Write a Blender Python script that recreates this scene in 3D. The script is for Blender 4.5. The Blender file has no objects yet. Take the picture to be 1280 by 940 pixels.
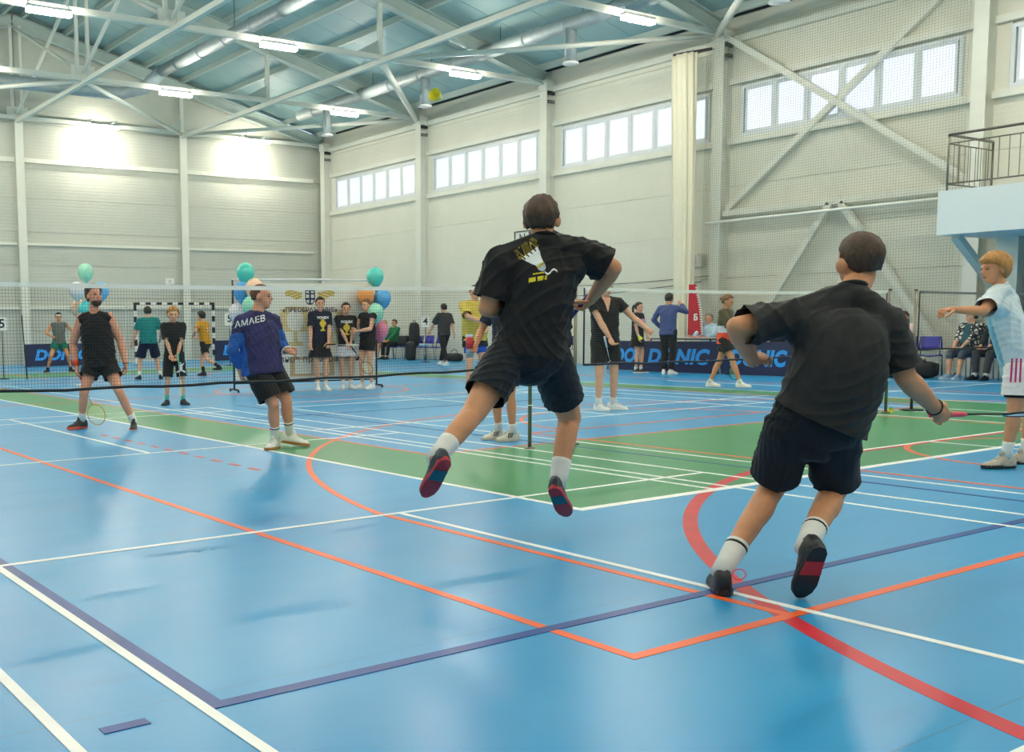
import bpy, bmesh, math, random
import numpy as np
from mathutils import Vector, Matrix
from mathutils.bvhtree import BVHTree
random.seed(7); rng = np.random.default_rng(7)
SC = bpy.context.scene; COL = SC.collection

# ------------------------------------------------------------------ camera
CF, CCX, CCY = 1292.559, 377.346, 530.452           # focal length and principal point of the 1280x940 frame
CYAW, CPITCH, CROLL, CH = 1.0145298, 0.0949107, -0.0133906, 1.204874
def _cam_axes():
    cy, sy, cp, sp = math.cos(CYAW), math.sin(CYAW), math.cos(CPITCH), math.sin(CPITCH)
    w = Vector((cy*cp, sy*cp, -sp)); r = Vector((sy, -cy, 0)); u = r.cross(w)
    c, s = math.cos(CROLL), math.sin(CROLL)
    return (c*r + s*u), (-s*r + c*u), w
CR, CU, CW = _cam_axes()
cd = bpy.data.cameras.new('camera'); cam = bpy.data.objects.new('camera', cd); COL.objects.link(cam)
cam.matrix_world = Matrix(((CR.x, CU.x, -CW.x, 0), (CR.y, CU.y, -CW.y, 0), (CR.z, CU.z, -CW.z, CH), (0, 0, 0, 1)))
cd.sensor_fit = 'HORIZONTAL'; cd.sensor_width = 36; cd.lens = CF/1280*36
cd.shift_x = (640-CCX)/1280; cd.shift_y = (CCY-470)/1280
cd.clip_start = 0.05; cd.clip_end = 200
SC.camera = cam
CAM = Vector((0, 0, CH))
WH = Vector((math.cos(CYAW), math.sin(CYAW), 0)); RH = Vector((math.sin(CYAW), -math.cos(CYAW), 0))
def ray(x, y): return (x-CCX)/CF*CR - (y-CCY)/CF*CU + CW
def at(x, y, depth):                                  # point at a given distance into the hall
    d = ray(x, y); return CAM + d*(depth/d.dot(WH))
def on_floor(x, y, z=0.0):
    d = ray(x, y); return CAM + d*((z-CH)/d.z)
def on_x(x, y, X):
    d = ray(x, y); return CAM + d*(X/d.x)
def on_y(x, y, Y):
    d = ray(x, y); return CAM + d*(Y/d.y)

# ------------------------------------------------------------------ world, exposure
wd = bpy.data.worlds.new('world'); SC.world = wd; wd.use_nodes = True
wd.node_tree.nodes['Background'].inputs[0].default_value = (0.72, 0.82, 1.0, 1)
wd.node_tree.nodes['Background'].inputs[1].default_value = 1.0
SC.view_settings.view_transform = 'Standard'; SC.view_settings.look = 'None'
SC.view_settings.gamma = 1.0; SC.view_settings.use_curve_mapping = False
SC.view_settings.exposure = 0.42
LAMP_STRENGTH = 128.0
WINDOW_STRENGTH = 0.86

# ------------------------------------------------------------------ materials
def s2l(c): return tuple(((v/255)/12.92 if v/255 <= 0.04045 else ((v/255+0.055)/1.055)**2.4) for v in c)
MATS = {}
def mat(name, rgb, rough=0.6, metal=0.0, var=0.06, scale=8.0, bump=0.0, bscale=60.0, spec=0.5, coat=0.0, emit=0.0, stretch=None, sheen=0.0, trans=0.0, alpha=1.0):
    if name in MATS: return MATS[name]
    m = bpy.data.materials.new(name); m.use_nodes = True; nt = m.node_tree; b = nt.nodes['Principled BSDF']
    c = s2l(rgb)
    tc = nt.nodes.new('ShaderNodeTexCoord'); src = tc.outputs['Object']
    if stretch:
        mp = nt.nodes.new('ShaderNodeMapping'); mp.inputs['Scale'].default_value = stretch; nt.links.new(src, mp.inputs[0]); src = mp.outputs[0]
    if var > 0:
        n = nt.nodes.new('ShaderNodeTexNoise'); n.inputs['Scale'].default_value = scale; n.inputs['Detail'].default_value = 4
        nt.links.new(src, n.inputs['Vector'])
        r = nt.nodes.new('ShaderNodeValToRGB')
        r.color_ramp.elements[0].position = 0.3; r.color_ramp.elements[1].position = 0.7
        r.color_ramp.elements[0].color = (*[max(0, v*(1-var)) for v in c], 1); r.color_ramp.elements[1].color = (*[min(1, v*(1+var)) for v in c], 1)
        nt.links.new(n.outputs['Fac'], r.inputs[0]); nt.links.new(r.outputs[0], b.inputs['Base Color'])
    else: b.inputs['Base Color'].default_value = (*c, 1)
    if bump > 0:
        n2 = nt.nodes.new('ShaderNodeTexNoise'); n2.inputs['Scale'].default_value = bscale; n2.inputs['Detail'].default_value = 3
        nt.links.new(src, n2.inputs['Vector'])
        bp = nt.nodes.new('ShaderNodeBump'); bp.inputs['Strength'].default_value = bump; bp.inputs['Distance'].default_value = 0.01
        nt.links.new(n2.outputs['Fac'], bp.inputs['Height']); nt.links.new(bp.outputs[0], b.inputs['Normal'])
    b.inputs['Roughness'].default_value = rough; b.inputs['Metallic'].default_value = metal
    b.inputs['Specular IOR Level'].default_value = spec; b.inputs['Coat Weight'].default_value = coat
    b.inputs['Sheen Weight'].default_value = sheen; b.inputs['Transmission Weight'].default_value = trans
    b.inputs['Alpha'].default_value = alpha
    if emit > 0:
        b.inputs['Emission Color'].default_value = (*c, 1); b.inputs['Emission Strength'].default_value = emit
    MATS[name] = m; return m

def wall_mat(name, rgb, ribs=22.0, axis='Z', strength=0.25):
    m = mat(name, rgb, rough=0.5, var=0.03, scale=1.2); nt = m.node_tree; b = nt.nodes['Principled BSDF']
    tc = nt.nodes.new('ShaderNodeTexCoord'); sp = nt.nodes.new('ShaderNodeSeparateXYZ'); nt.links.new(tc.outputs['Object'], sp.inputs[0])
    mu = nt.nodes.new('ShaderNodeMath'); mu.operation = 'MULTIPLY'; mu.inputs[1].default_value = ribs*2*math.pi; nt.links.new(sp.outputs[axis], mu.inputs[0])
    si = nt.nodes.new('ShaderNodeMath'); si.operation = 'SINE'; nt.links.new(mu.outputs[0], si.inputs[0])
    bp = nt.nodes.new('ShaderNodeBump'); bp.inputs['Strength'].default_value = strength; bp.inputs['Distance'].default_value = 0.004
    nt.links.new(si.outputs[0], bp.inputs['Height']); nt.links.new(bp.outputs[0], b.inputs['Normal'])
    return m

def floor_mat():
    m = bpy.data.materials.new('sports_vinyl'); m.use_nodes = True; nt = m.node_tree; b = nt.nodes['Principled BSDF']
    tc = nt.nodes.new('ShaderNodeTexCoord')
    n = nt.nodes.new('ShaderNodeTexNoise'); n.inputs['Scale'].default_value = 0.7; n.inputs['Detail'].default_value = 5; nt.links.new(tc.outputs['Object'], n.inputs['Vector'])
    r = nt.nodes.new('ShaderNodeValToRGB'); r.color_ramp.elements[0].position = 0.35; r.color_ramp.elements[1].position = 0.68
    r.color_ramp.elements[0].color = (*s2l((44, 148, 206)), 1); r.color_ramp.elements[1].color = (*s2l((54, 158, 214)), 1)
    nt.links.new(n.outputs['Fac'], r.inputs[0])
    # scuffs drawn out along the hall
    mp = nt.nodes.new('ShaderNodeMapping'); mp.inputs['Scale'].default_value = (0.5, 2.2, 1); mp.inputs['Rotation'].default_value = (0, 0, 0.15); nt.links.new(tc.outputs['Object'], mp.inputs[0])
    n3 = nt.nodes.new('ShaderNodeTexNoise'); n3.inputs['Scale'].default_value = 1.6; n3.inputs['Detail'].default_value = 8; n3.inputs['Roughness'].default_value = 0.6; nt.links.new(mp.outputs[0], n3.inputs['Vector'])
    r3 = nt.nodes.new('ShaderNodeValToRGB'); r3.color_ramp.elements[0].position = 0.30; r3.color_ramp.elements[1].position = 0.42
    r3.color_ramp.elements[0].color = (0.82, 0.86, 0.9, 1); r3.color_ramp.elements[1].color = (1, 1, 1, 1); nt.links.new(n3.outputs['Fac'], r3.inputs[0])
    mx = nt.nodes.new('ShaderNodeMix'); mx.data_type = 'RGBA'; mx.blend_type = 'MULTIPLY'; mx.inputs['Factor'].default_value = 1.0
    nt.links.new(r.outputs[0], mx.inputs['A']); nt.links.new(r3.outputs[0], mx.inputs['B'])
    # seams of the vinyl rolls, every 1.5 m, laid across the hall
    sp = nt.nodes.new('ShaderNodeSeparateXYZ'); nt.links.new(tc.outputs['Object'], sp.inputs[0])
    a = nt.nodes.new('ShaderNodeMath'); a.operation = 'DIVIDE'; a.inputs[1].default_value = 1.5; nt.links.new(sp.outputs['Y'], a.inputs[0])
    f = nt.nodes.new('ShaderNodeMath'); f.operation = 'FRACT'; nt.links.new(a.outputs[0], f.inputs[0])
    l = nt.nodes.new('ShaderNodeMath'); l.operation = 'LESS_THAN'; l.inputs[1].default_value = 0.003; nt.links.new(f.outputs[0], l.inputs[0])
    mx2 = nt.nodes.new('ShaderNodeMix'); mx2.data_type = 'RGBA'; nt.links.new(l.outputs[0], mx2.inputs['Factor']); nt.links.new(mx.outputs['Result'], mx2.inputs['A']); mx2.inputs['B'].default_value = (*s2l((72, 128, 170)), 1)
    nt.links.new(mx2.outputs['Result'], b.inputs['Base Color'])
    nr = nt.nodes.new('ShaderNodeMapRange'); nr.inputs['To Min'].default_value = 0.24; nr.inputs['To Max'].default_value = 0.36; nt.links.new(n3.outputs['Fac'], nr.inputs[0]); nt.links.new(nr.outputs[0], b.inputs['Roughness'])
    n2 = nt.nodes.new('ShaderNodeTexNoise'); n2.inputs['Scale'].default_value = 160; nt.links.new(tc.outputs['Object'], n2.inputs['Vector'])
    bp = nt.nodes.new('ShaderNodeBump'); bp.inputs['Strength'].default_value = 0.05; bp.inputs['Distance'].default_value = 0.002; nt.links.new(n2.outputs['Fac'], bp.inputs['Height']); nt.links.new(bp.outputs[0], b.inputs['Normal'])
    b.inputs['Specular IOR Level'].default_value = 0.40
    return m

M_FLOOR = floor_mat()
M_WALLR = wall_mat('wall_panel_cream', (222, 222, 208), 9.0, 'Z', 0.12)
M_WALLB = wall_mat('wall_panel_grey', (190, 194, 184), 9.0, 'Z', 0.30)
M_DECK = wall_mat('roof_deck_sheet', (156, 188, 190), 5.0, 'Y', 0.2)  # light grey deck; teal cast of the shaded roof put into the colour
M_STEEL = mat('white_steel', (226, 228, 218), 0.45, var=0.03, scale=2)
M_RAFT = mat('rafter_steel', (184, 198, 192), 0.5, var=0.04, scale=2)
M_FRAMEW = mat('white_plastic_frame', (218, 226, 232), 0.35, var=0.02)
M_ZINC = mat('galvanised_duct', (158, 172, 176), 0.55, metal=0.3, var=0.1, scale=6, bump=0.05, bscale=12)
M_DARK = mat('dark_rubber', (32, 34, 36), 0.6)
M_LAMP = mat('lamp_diffuser', (255, 246, 226), 0.4, var=0, emit=LAMP_STRENGTH)
M_LAMPBODY = mat('lamp_housing', (225, 228, 228), 0.4)
M_PANE = mat('frosted_daylight_pane', (228, 238, 255), 0.25, var=0, emit=WINDOW_STRENGTH)
M_PANE.node_tree.nodes['Principled BSDF'].inputs['Base Color'].default_value = (0.12, 0.14, 0.16, 1)
P_WHITE = mat('white_court_paint', (250, 250, 250), 0.34, spec=0.3, var=0.05, scale=5)
P_ORANGE = mat('orange_court_paint', (246, 104, 50), 0.34, spec=0.3, var=0.06, scale=5)
P_RED = mat('red_court_paint', (208, 44, 58), 0.34, spec=0.3, var=0.08, scale=5)
P_BLUE = mat('navy_court_paint', (26, 70, 146), 0.34, spec=0.28, var=0.12, scale=5)
P_GREEN = mat('green_court_vinyl', (58, 144, 92), 0.3, spec=0.34, var=0.05, scale=1.5)
P_PINK = mat('faded_pink_court_paint', (222, 120, 130), 0.38, var=0.08)

# ------------------------------------------------------------------ mesh helpers
class MB:
    def __init__(s): s.v = []; s.f = []
    def add(s, vs, fs):
        o = len(s.v); s.v += [tuple(v) for v in vs]; s.f += [tuple(i+o for i in f) for f in fs]; return s
    def box(s, lo, hi):
        x0, y0, z0 = lo; x1, y1, z1 = hi
        return s.add([(x0,y0,z0),(x1,y0,z0),(x1,y1,z0),(x0,y1,z0),(x0,y0,z1),(x1,y0,z1),(x1,y1,z1),(x0,y1,z1)],
                     [(0,3,2,1),(4,5,6,7),(0,1,5,4),(1,2,6,5),(2,3,7,6),(3,0,4,7)])
    def bar(s, a, b, w, h=None, up=(0, 0, 1)):          # rectangular bar from a to b
        a, b = Vector(a), Vector(b); d = (b-a).normalized(); h = w if h is None else h
        u = Vector(up)
        if abs(d.dot(u)) > 0.98: u = Vector((1, 0, 0))
        sd = d.cross(u).normalized(); u = sd.cross(d).normalized()
        q = [(-1,-1),(1,-1),(1,1),(-1,1)]
        vs = [a+sd*(i*w/2)+u*(j*h/2) for i, j in q] + [b+sd*(i*w/2)+u*(j*h/2) for i, j in q]
        return s.add(vs, [(0,1,2,3),(7,6,5,4),(0,4,5,1),(1,5,6,2),(2,6,7,3),(3,7,4,0)])
    def tube(s, pts, rad, n=10, caps=True, ell=None, up=None):   # swept tube, radius per point
        pts = [Vector(p) for p in pts]; m = len(pts)
        if not hasattr(rad, '__len__'): rad = [rad]*m
        prev = None; rings = []
        for i, p in enumerate(pts):
            d = (pts[min(i+1, m-1)]-pts[max(i-1, 0)]).normalized()
            if prev is None:
                u = Vector(up) if up is not None else (Vector((0, 0, 1)) if abs(d.z) < 0.9 else Vector((1, 0, 0)))
            else: u = prev
            u = (u-d*u.dot(d)).normalized(); sd = d.cross(u); prev = u
            ru = rad[i]*(ell[i] if ell is not None else 1)
            rings.append([p+sd*(rad[i]*math.cos(2*math.pi*k/n))+u*(ru*math.sin(2*math.pi*k/n)) for k in range(n)])
        return s.loft(rings, caps)
    def loft(s, rings, caps=True):
        n = len(rings[0]); o = len(s.v); vs = []; fs = []
        for r in rings: vs += [tuple(p) for p in r]
        for i in range(len(rings)-1):
            for k in range(n):
                a, b = i*n+k, i*n+(k+1) % n; fs.append((a, b, b+n, a+n))
        if caps:
            fs.append(tuple(range(n-1, -1, -1))); fs.append(tuple((len(rings)-1)*n+k for k in range(n)))
        return s.add(vs, fs)
    def capsule(s, a, b, ra, rb, n=12, mid=None):        # round-ended limb, optional bulge profile [(t, r)]
        a, b = Vector(a), Vector(b); d = b-a; L = d.length
        if L < 1e-6: d = Vector((0, 0, 1)); L = 1e-6
        d = d/L; prof = []
        for k in (0.0, 0.35, 0.7, 0.92): prof.append((a-d*ra*math.cos(math.asin(k)) if k else a-d*ra, max(ra*k, 0.0008)))
        prof.append((a, ra))
        for t, r in (mid or []): prof.append((a+d*L*t, r))
        prof.append((b, rb))
        for k in (0.92, 0.7, 0.35, 0.0): prof.append((b+d*rb*math.cos(math.asin(k)) if k else b+d*rb, max(rb*k, 0.0008)))
        return s.tube([p for p, r in prof], [r for p, r in prof], n)
    def ellipsoid(s, c, ax, n=14, m=9):                  # ax = three axis vectors
        c = Vector(c); ax = [Vector(a) for a in ax]; rings = []
        for i in range(m+1):
            th = math.pi*i/m; th = min(max(th, 0.02), math.pi-0.02)
            rings.append([c+ax[2]*math.cos(th)+(ax[0]*math.cos(2*math.pi*k/n)+ax[1]*math.sin(2*math.pi*k/n))*math.sin(th) for k in range(n)])
        rings.reverse(); return s.loft(rings)
    def ring(s, c, axu, axv, R, r, n=32, k=6):          # torus
        c = Vector(c); axu = Vector(axu); axv = Vector(axv); nz = axu.cross(axv).normalized(); vs = []; fs = []
        for i in range(n):
            a = 2*math.pi*i/n; d = axu*math.cos(a)+axv*math.sin(a); p = c+d*R; dn = d.normalized()
            for j in range(k):
                b = 2*math.pi*j/k; vs.append(p+dn*(r*math.cos(b))+nz*(r*math.sin(b)))
        for i in range(n):
            for j in range(k):
                fs.append((i*k+j, ((i+1) % n)*k+j, ((i+1) % n)*k+(j+1) % k, i*k+(j+1) % k))
        return s.add(vs, fs)
    def mesh(s, name):
        me = bpy.data.meshes.new(name); me.from_pydata(s.v, [], s.f); me.update(); return me

def link(name, me, m=None, parent=None, smooth=False, bevel=0.0):
    if isinstance(me, MB): me = me.mesh(name)
    if m is not None and not me.materials: me.materials.append(m)
    if smooth: me.polygons.foreach_set('use_smooth', [True]*len(me.polygons))
    o = bpy.data.objects.new(name, me); COL.objects.link(o)
    if parent is not None: o.parent = parent
    if bevel > 0:
        b = o.modifiers.new('bevel', 'BEVEL'); b.width = bevel; b.segments = 2; b.limit_method = 'ANGLE'
    return o
def fix_normals(me):
    bm = bmesh.new(); bm.from_mesh(me); bmesh.ops.recalc_face_normals(bm, faces=bm.faces); bm.to_mesh(me); bm.free(); return me
def tag(o, label, cat, group=None, kind=None):
    o['label'] = label; o['category'] = cat
    if group: o['group'] = group
    if kind: o['kind'] = kind
    return o
def struct(o, label=None, cat=None):
    o['kind'] = 'structure'
    if label: o['label'] = label
    if cat: o['category'] = cat
    return o
def thing(name, label, cat, loc=(0, 0, 0), group=None):
    o = bpy.data.objects.new(name, None); o.empty_display_size = 0.1; COL.objects.link(o); o.location = loc
    return tag(o, label, cat, group)
def world_parent(o, parent):                            # parent a mesh written in world coordinates
    o.parent = parent; o.matrix_parent_inverse = Matrix.Translation(-Vector(parent.location)); return o
def part(name, mb, m, parent, smooth=False, bevel=0.0, fix=True):
    me = mb.mesh(name) if isinstance(mb, MB) else mb
    if fix: fix_normals(me)
    o = link(name, me, m, None, smooth, bevel); return world_parent(o, parent)

# ------------------------------------------------------------------ floor with its lines
XF, XW, YB, YW, XFL, XWL, YN = 22.65, 23.0, 34.95, 35.25, -1.35, -1.7, -2.2
floor = link('floor', MB().box((XWL, YN, -0.15), (XW, YW, 0)), M_FLOOR); struct(floor, 'glossy blue sports hall floor with court lines', 'floor')
LZ = [0.0012]
def zone(rects, m, z=0.001):
    mb = MB()
    for x0, y0, x1, y1 in rects: mb.box((x0, y0, -0.01), (x1, y1, z))
    return part('court_zone', mb, m, floor)
zone([(5.0, 4.65, 6.0, 28.2), (15.0, 4.65, 15.93, 28.2), (6.0, 4.65, 15.0, 7.45), (6.0, 25.4, 15.0, 28.2)], P_GREEN)
def line(x0, y0, x1, y1, w, m):
    LZ[0] += 0.00003
    a, b = Vector((x0, y0, LZ[0])), Vector((x1, y1, LZ[0])); d = (b-a).normalized(); n = Vector((-d.y, d.x, 0))*w/2
    e = d*w/2 if w < 0.1 else d*0
    vs = [a-n-e, b-n+e, b+n+e, a+n-e]
    mb = MB().add(vs+[v-Vector((0, 0, LZ[0]+0.005)) for v in vs], [(0,1,2,3),(7,6,5,4),(0,4,5,1),(1,5,6,2),(2,6,7,3),(3,7,4,0)])
    return part('court_line', mb, m, floor, fix=False)
def arc(cx, cy, R, a0, a1, w, m, n=48):
    LZ[0] += 0.00003; z = LZ[0]; vs = []; fs = []
    for i in range(n+1):
        a = math.radians(a0+(a1-a0)*i/n); c, s = math.cos(a), math.sin(a)
        vs += [(cx+(R-w/2)*c, cy+(R-w/2)*s, z), (cx+(R+w/2)*c, cy+(R+w/2)*s, z), (cx+(R-w/2)*c, cy+(R-w/2)*s, -0.005), (cx+(R+w/2)*c, cy+(R+w/2)*s, -0.005)]
    for i in range(n):
        k = i*4; fs += [(k, k+1, k+5, k+4), (k+2, k, k+4, k+6), (k+1, k+3, k+7, k+5)]
    return part('court_line', MB().add(vs, fs), m, floor, fix=True)
BX = 10.44                                              # long axis of the hall
# handball: goal area arcs and free-throw dashes
for gy, sg in ((-0.72, 1), (33.6, -1)):
    a = (90, 180) if sg > 0 else (180, 270); arc(8.88, gy, 5.96, *a, 0.085, P_RED)
    a = (0, 90) if sg > 0 else (270, 360); arc(12.0, gy, 5.96, *a, 0.085, P_RED)
    line(8.88, gy+sg*5.96, 12.0, gy+sg*5.96, 0.05, P_RED)
for k in range(11): line(4.25, 7.55+k*0.345, 4.25, 7.68+k*0.345, 0.05, P_RED)
# basketball
OW = 0.05
line(2.925, 2.459, 2.925, 30.4, OW, P_ORANGE); line(17.95, 2.459, 17.95, 30.4, OW, P_ORANGE)
line(2.925, 2.459, 17.95, 2.459, OW, P_ORANGE); line(2.925, 30.4, 17.95, 30.4, OW, P_ORANGE)
for by, sg in ((4.0, 1), (28.86, -1)):
    s0 = math.degrees(math.acos(6.57/6.70))
    if sg > 0: arc(BX, by, 6.70, s0, 180-s0, OW, P_ORANGE, 72)
    else: arc(BX, by, 6.70, 180+s0, 360-s0, OW, P_ORANGE, 72)
    ye = by+sg*6.70*math.sin(math.radians(s0)); y0 = 2.459 if sg > 0 else 30.4
    line(BX-6.57, y0, BX-6.57, ye, OW, P_ORANGE); line(BX+6.57, y0, BX+6.57, ye, OW, P_ORANGE)
    arc(BX, by, 1.30, 0 if sg > 0 else 180, 180 if sg > 0 else 360, OW, P_ORANGE, 24)
    line(8.08, y0, 8.08, y0+sg*5.8, OW, P_ORANGE); line(12.8, y0, 12.8, y0+sg*5.8, OW, P_ORANGE); line(8.08, y0+sg*5.8, 12.8, y0+sg*5.8, OW, P_ORANGE)
    arc(BX, y0+sg*5.8, 1.8, 0, 180, OW, P_ORANGE, 24) if sg > 0 else arc(BX, y0+sg*5.8, 1.8, 180, 360, OW, P_ORANGE, 24)
line(2.925, 16.43, 17.95, 16.43, OW, P_ORANGE); arc(BX, 16.43, 1.8, 0, 360, OW, P_ORANGE)
line(6.02, 7.46, 6.02, 25.4, 0.045, P_ORANGE); line(6.0, 7.46, 15.0, 7.46, 0.045, P_ORANGE); line(14.98, 7.46, 14.98, 25.4, 0.045, P_ORANGE)
line(8.57, 13.85, 12.8, 13.85, 0.04, P_PINK)
# navy lines
line(1.455, 2.877, 1.455, 30.0, 0.055, P_BLUE); line(1.455, 2.877, 19.4, 2.877, 0.055, P_BLUE)
line(7.53, 3.0, 7.53, 14.0, 0.035, P_BLUE); line(6.2, 11.82, 13.6, 11.82, 0.035, P_BLUE)
line(1.09, 2.875, 1.19, 2.875, 0.05, P_BLUE)
# volleyball
line(5.01, 4.65, 5.01, 28.2, 0.05, P_WHITE); line(15.9, 4.65, 15.9, 28.2, 0.05, P_WHITE)
line(5.01, 4.65, 15.9, 4.65, 0.075, P_WHITE); line(5.01, 28.2, 15.9, 28.2, 0.075, P_WHITE)
line(6.375, 4.69, 6.375, 25.4, 0.04, P_WHITE)
line(6.4, 10.05, 15.0, 10.05, 0.04, P_WHITE)
# badminton courts across the hall
def badminton(cx, inner=True):
    W = 0.04
    for dx in (-3.03, 3.03, -2.575, 2.575): line(cx+dx, 0.54, cx+dx, 13.9, W, P_WHITE)
    for y in (5.24, 9.2, 13.14, 13.9, 1.30, 0.54): line(cx-3.03, y, cx+3.03, y, W, P_WHITE)
    line(cx, 0.54, cx, 5.24, W, P_WHITE); line(cx, 9.2, cx, 13.9, W, P_WHITE)
badminton(3.985); 
W = 0.04
for x in (7.84, 12.95, 13.75): line(x, 0.54, x, 13.9, W, P_WHITE)
line(10.48, 0.54, 10.48, 5.27, W, P_WHITE); line(10.55, 9.2, 10.55, 13.9, W, P_WHITE)
for y in (5.29, 9.22, 13.14, 13.9): line(7.84, y, 13.75, y, W, P_WHITE)
for x in (14.43, 17.4, 20.5): line(x, 0.54, x, 13.9, W, P_WHITE)
line(14.43, 9.27, 20.5, 9.27, W, P_WHITE); line(14.43, 5.29, 20.5, 5.29, W, P_WHITE)

# ------------------------------------------------------------------ walls
YC = [34.67, 28.64, 22.71, 16.75, 10.77, 4.8, -1.2]    # frames of the hall, 6 m apart
XC = [10.75, 16.8]                                      # gable columns
GAP = 0.007
def box_ibeam_col(mb, x, y, z0, z1, face, w=0.28, d=0.34):
    # face: +-1 flange faces -X / +X ; 'y' gable column
    t = 0.018
    if face in (1, -1):
        mb.box((min(x, x+face*t), y-w/2, z0), (max(x, x+face*t), y+w/2, z1)); x2 = x+face*d
        mb.box((min(x2, x2-face*t), y-w/2, z0), (max(x2, x2-face*t), y+w/2, z1)); mb.box((min(x+face*t, x2-face*t), y-0.012, z0), (max(x+face*t, x2-face*t), y+0.012, z1))
    else:
        mb.box((x-w/2, y, z0), (x+w/2, y+t, z1)); mb.box((x-w/2, y+d-t, z0), (x+w/2, y+d, z1)); mb.box((x-0.012, y+t, z0), (x+0.012, y+d-t, z1))
    return mb
def side_wall(name, label, xin, sgn):                   # sgn +1: wall on the +X side
    back = link(name, MB().box((min(xin+sgn*0.05, xin+sgn*0.2), YN, -0.1), (max(xin+sgn*0.05, xin+sgn*0.2), YW+0.2, 8.95)), M_WALLR)
    # openings are closed by the windows set in front of the outer skin
    struct(back, label, 'wall')
    def panel(y0, y1, z0, z1):
        part('wall_panel', MB().box((min(xin, xin+sgn*0.06), y0+0.004, z0+0.004), (max(xin, xin+sgn*0.06), y1-0.004, z1-0.004)), M_WALLR, back, fix=False)
    edges = [YW]+YC[1:]+[YN]
    for i in range(len(edges)-1):
        y1, y0 = edges[i], edges[i+1]
        if i == 0: yb1, yb0 = YC[0], YC[1]
        elif i == len(edges)-2: yb1, yb0 = YC[-1], YN
        else: yb1, yb0 = y1, y0
        zs = [0, 1.13, 2.26, 3.39, 4.52, 5.66]
        for z0, z1 in zip(zs, zs[1:]): panel(y0, y1, z0, z1)
        panel(y0, y1, 6.98, 7.85); panel(y0, y1, 7.85, 8.75)
        if yb1-yb0 < 3: panel(y0, y1, 5.66, 6.98); continue
        w0, w1 = yb0+0.47, yb1-0.42
        if w0 > y0: panel(y0, w0, 5.66, 6.98)
        if w1 < y1: panel(w1, y1, 5.66, 6.98)
        WINS.append((xin, sgn, w0, w1))
    for y in YC:
        xf = xin-sgn*0.35
        part('column', box_ibeam_col(MB(), xf, y, 0, 8.3, sgn), M_STEEL, back)
    for z, h, dx in ((5.60, 0.15, 0.14), (7.05, 0.14, 0.12), (8.05, 0.16, 0.14)):
        for y1, y0 in zip(YC, YC[1:]):
            part('girt', MB().box((min(xin, xin-sgn*dx), y0+0.15, z-h/2), (max(xin, xin-sgn*dx), y1-0.15, z+h/2)), M_STEEL, back, fix=False)
    return back
WINS = []
wall_right = side_wall('wall_right', 'cream panelled long wall with a high strip of windows', XW, 1)
wall_left = side_wall('wall_left', 'cream panelled long wall behind the camera', XWL, -1)
WN = [0]
def window(xin, sgn, y0, y1):
    WN[0] += 1; z0, z1 = 5.70, 6.92
    w = link('window_%d' % WN[0], MB().box((min(xin, xin+sgn*0.05), y0, z0-0.03), (max(xin, xin+sgn*0.05), y1, z0)), M_FRAMEW); struct(w)
    fr = MB(); xa, xb = sorted((xin-sgn*0.03, xin+sgn*0.05))
    for za, zb in ((z0, z0+0.08), (z1-0.08, z1)): fr.box((xa, y0, za), (xb, y1, zb))
    for ya in (y0, y1-0.07): fr.box((xa, ya, z0+0.08), (xb, ya+0.07, z1-0.08))
    part('window_frame', fr, M_FRAMEW, w)
    n = 6; p = (y1-y0-0.14)/n
    for k in range(n):
        a = y0+0.07+k*p; b = a+p
        if k: part('mullion', MB().box((xa+0.005, a-0.035, z0+0.08), (xb-0.005, a+0.035, z1-0.08)), M_FRAMEW, w, fix=False)
        sa = MB(); q = 0.05; a2, b2 = a+0.036, b-0.036
        xs0, xs1 = sorted((xin-sgn*0.015, xin+sgn*0.04))
        sa.box((xs0, a2, z0+0.08), (xs1, b2, z0+0.08+q)).box((xs0, a2, z1-0.08-q), (xs1, b2, z1-0.08)).box((xs0, a2, z0+0.08+q), (xs1, a2+q, z1-0.08-q)).box((xs0, b2-q, z0+0.08+q), (xs1, b2, z1-0.08-q))
        part('sash', sa, M_FRAMEW, w)
        xp0, xp1 = sorted((xin+sgn*0.01, xin+sgn*0.02))
        part('pane', MB().box((xp0, a2+q*0.8, z0+0.08+q*0.8), (xp1, b2-q*0.8, z1-0.08-q*0.8)), M_PANE, w, fix=False)
for wargs in WINS: window(*wargs)

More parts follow.
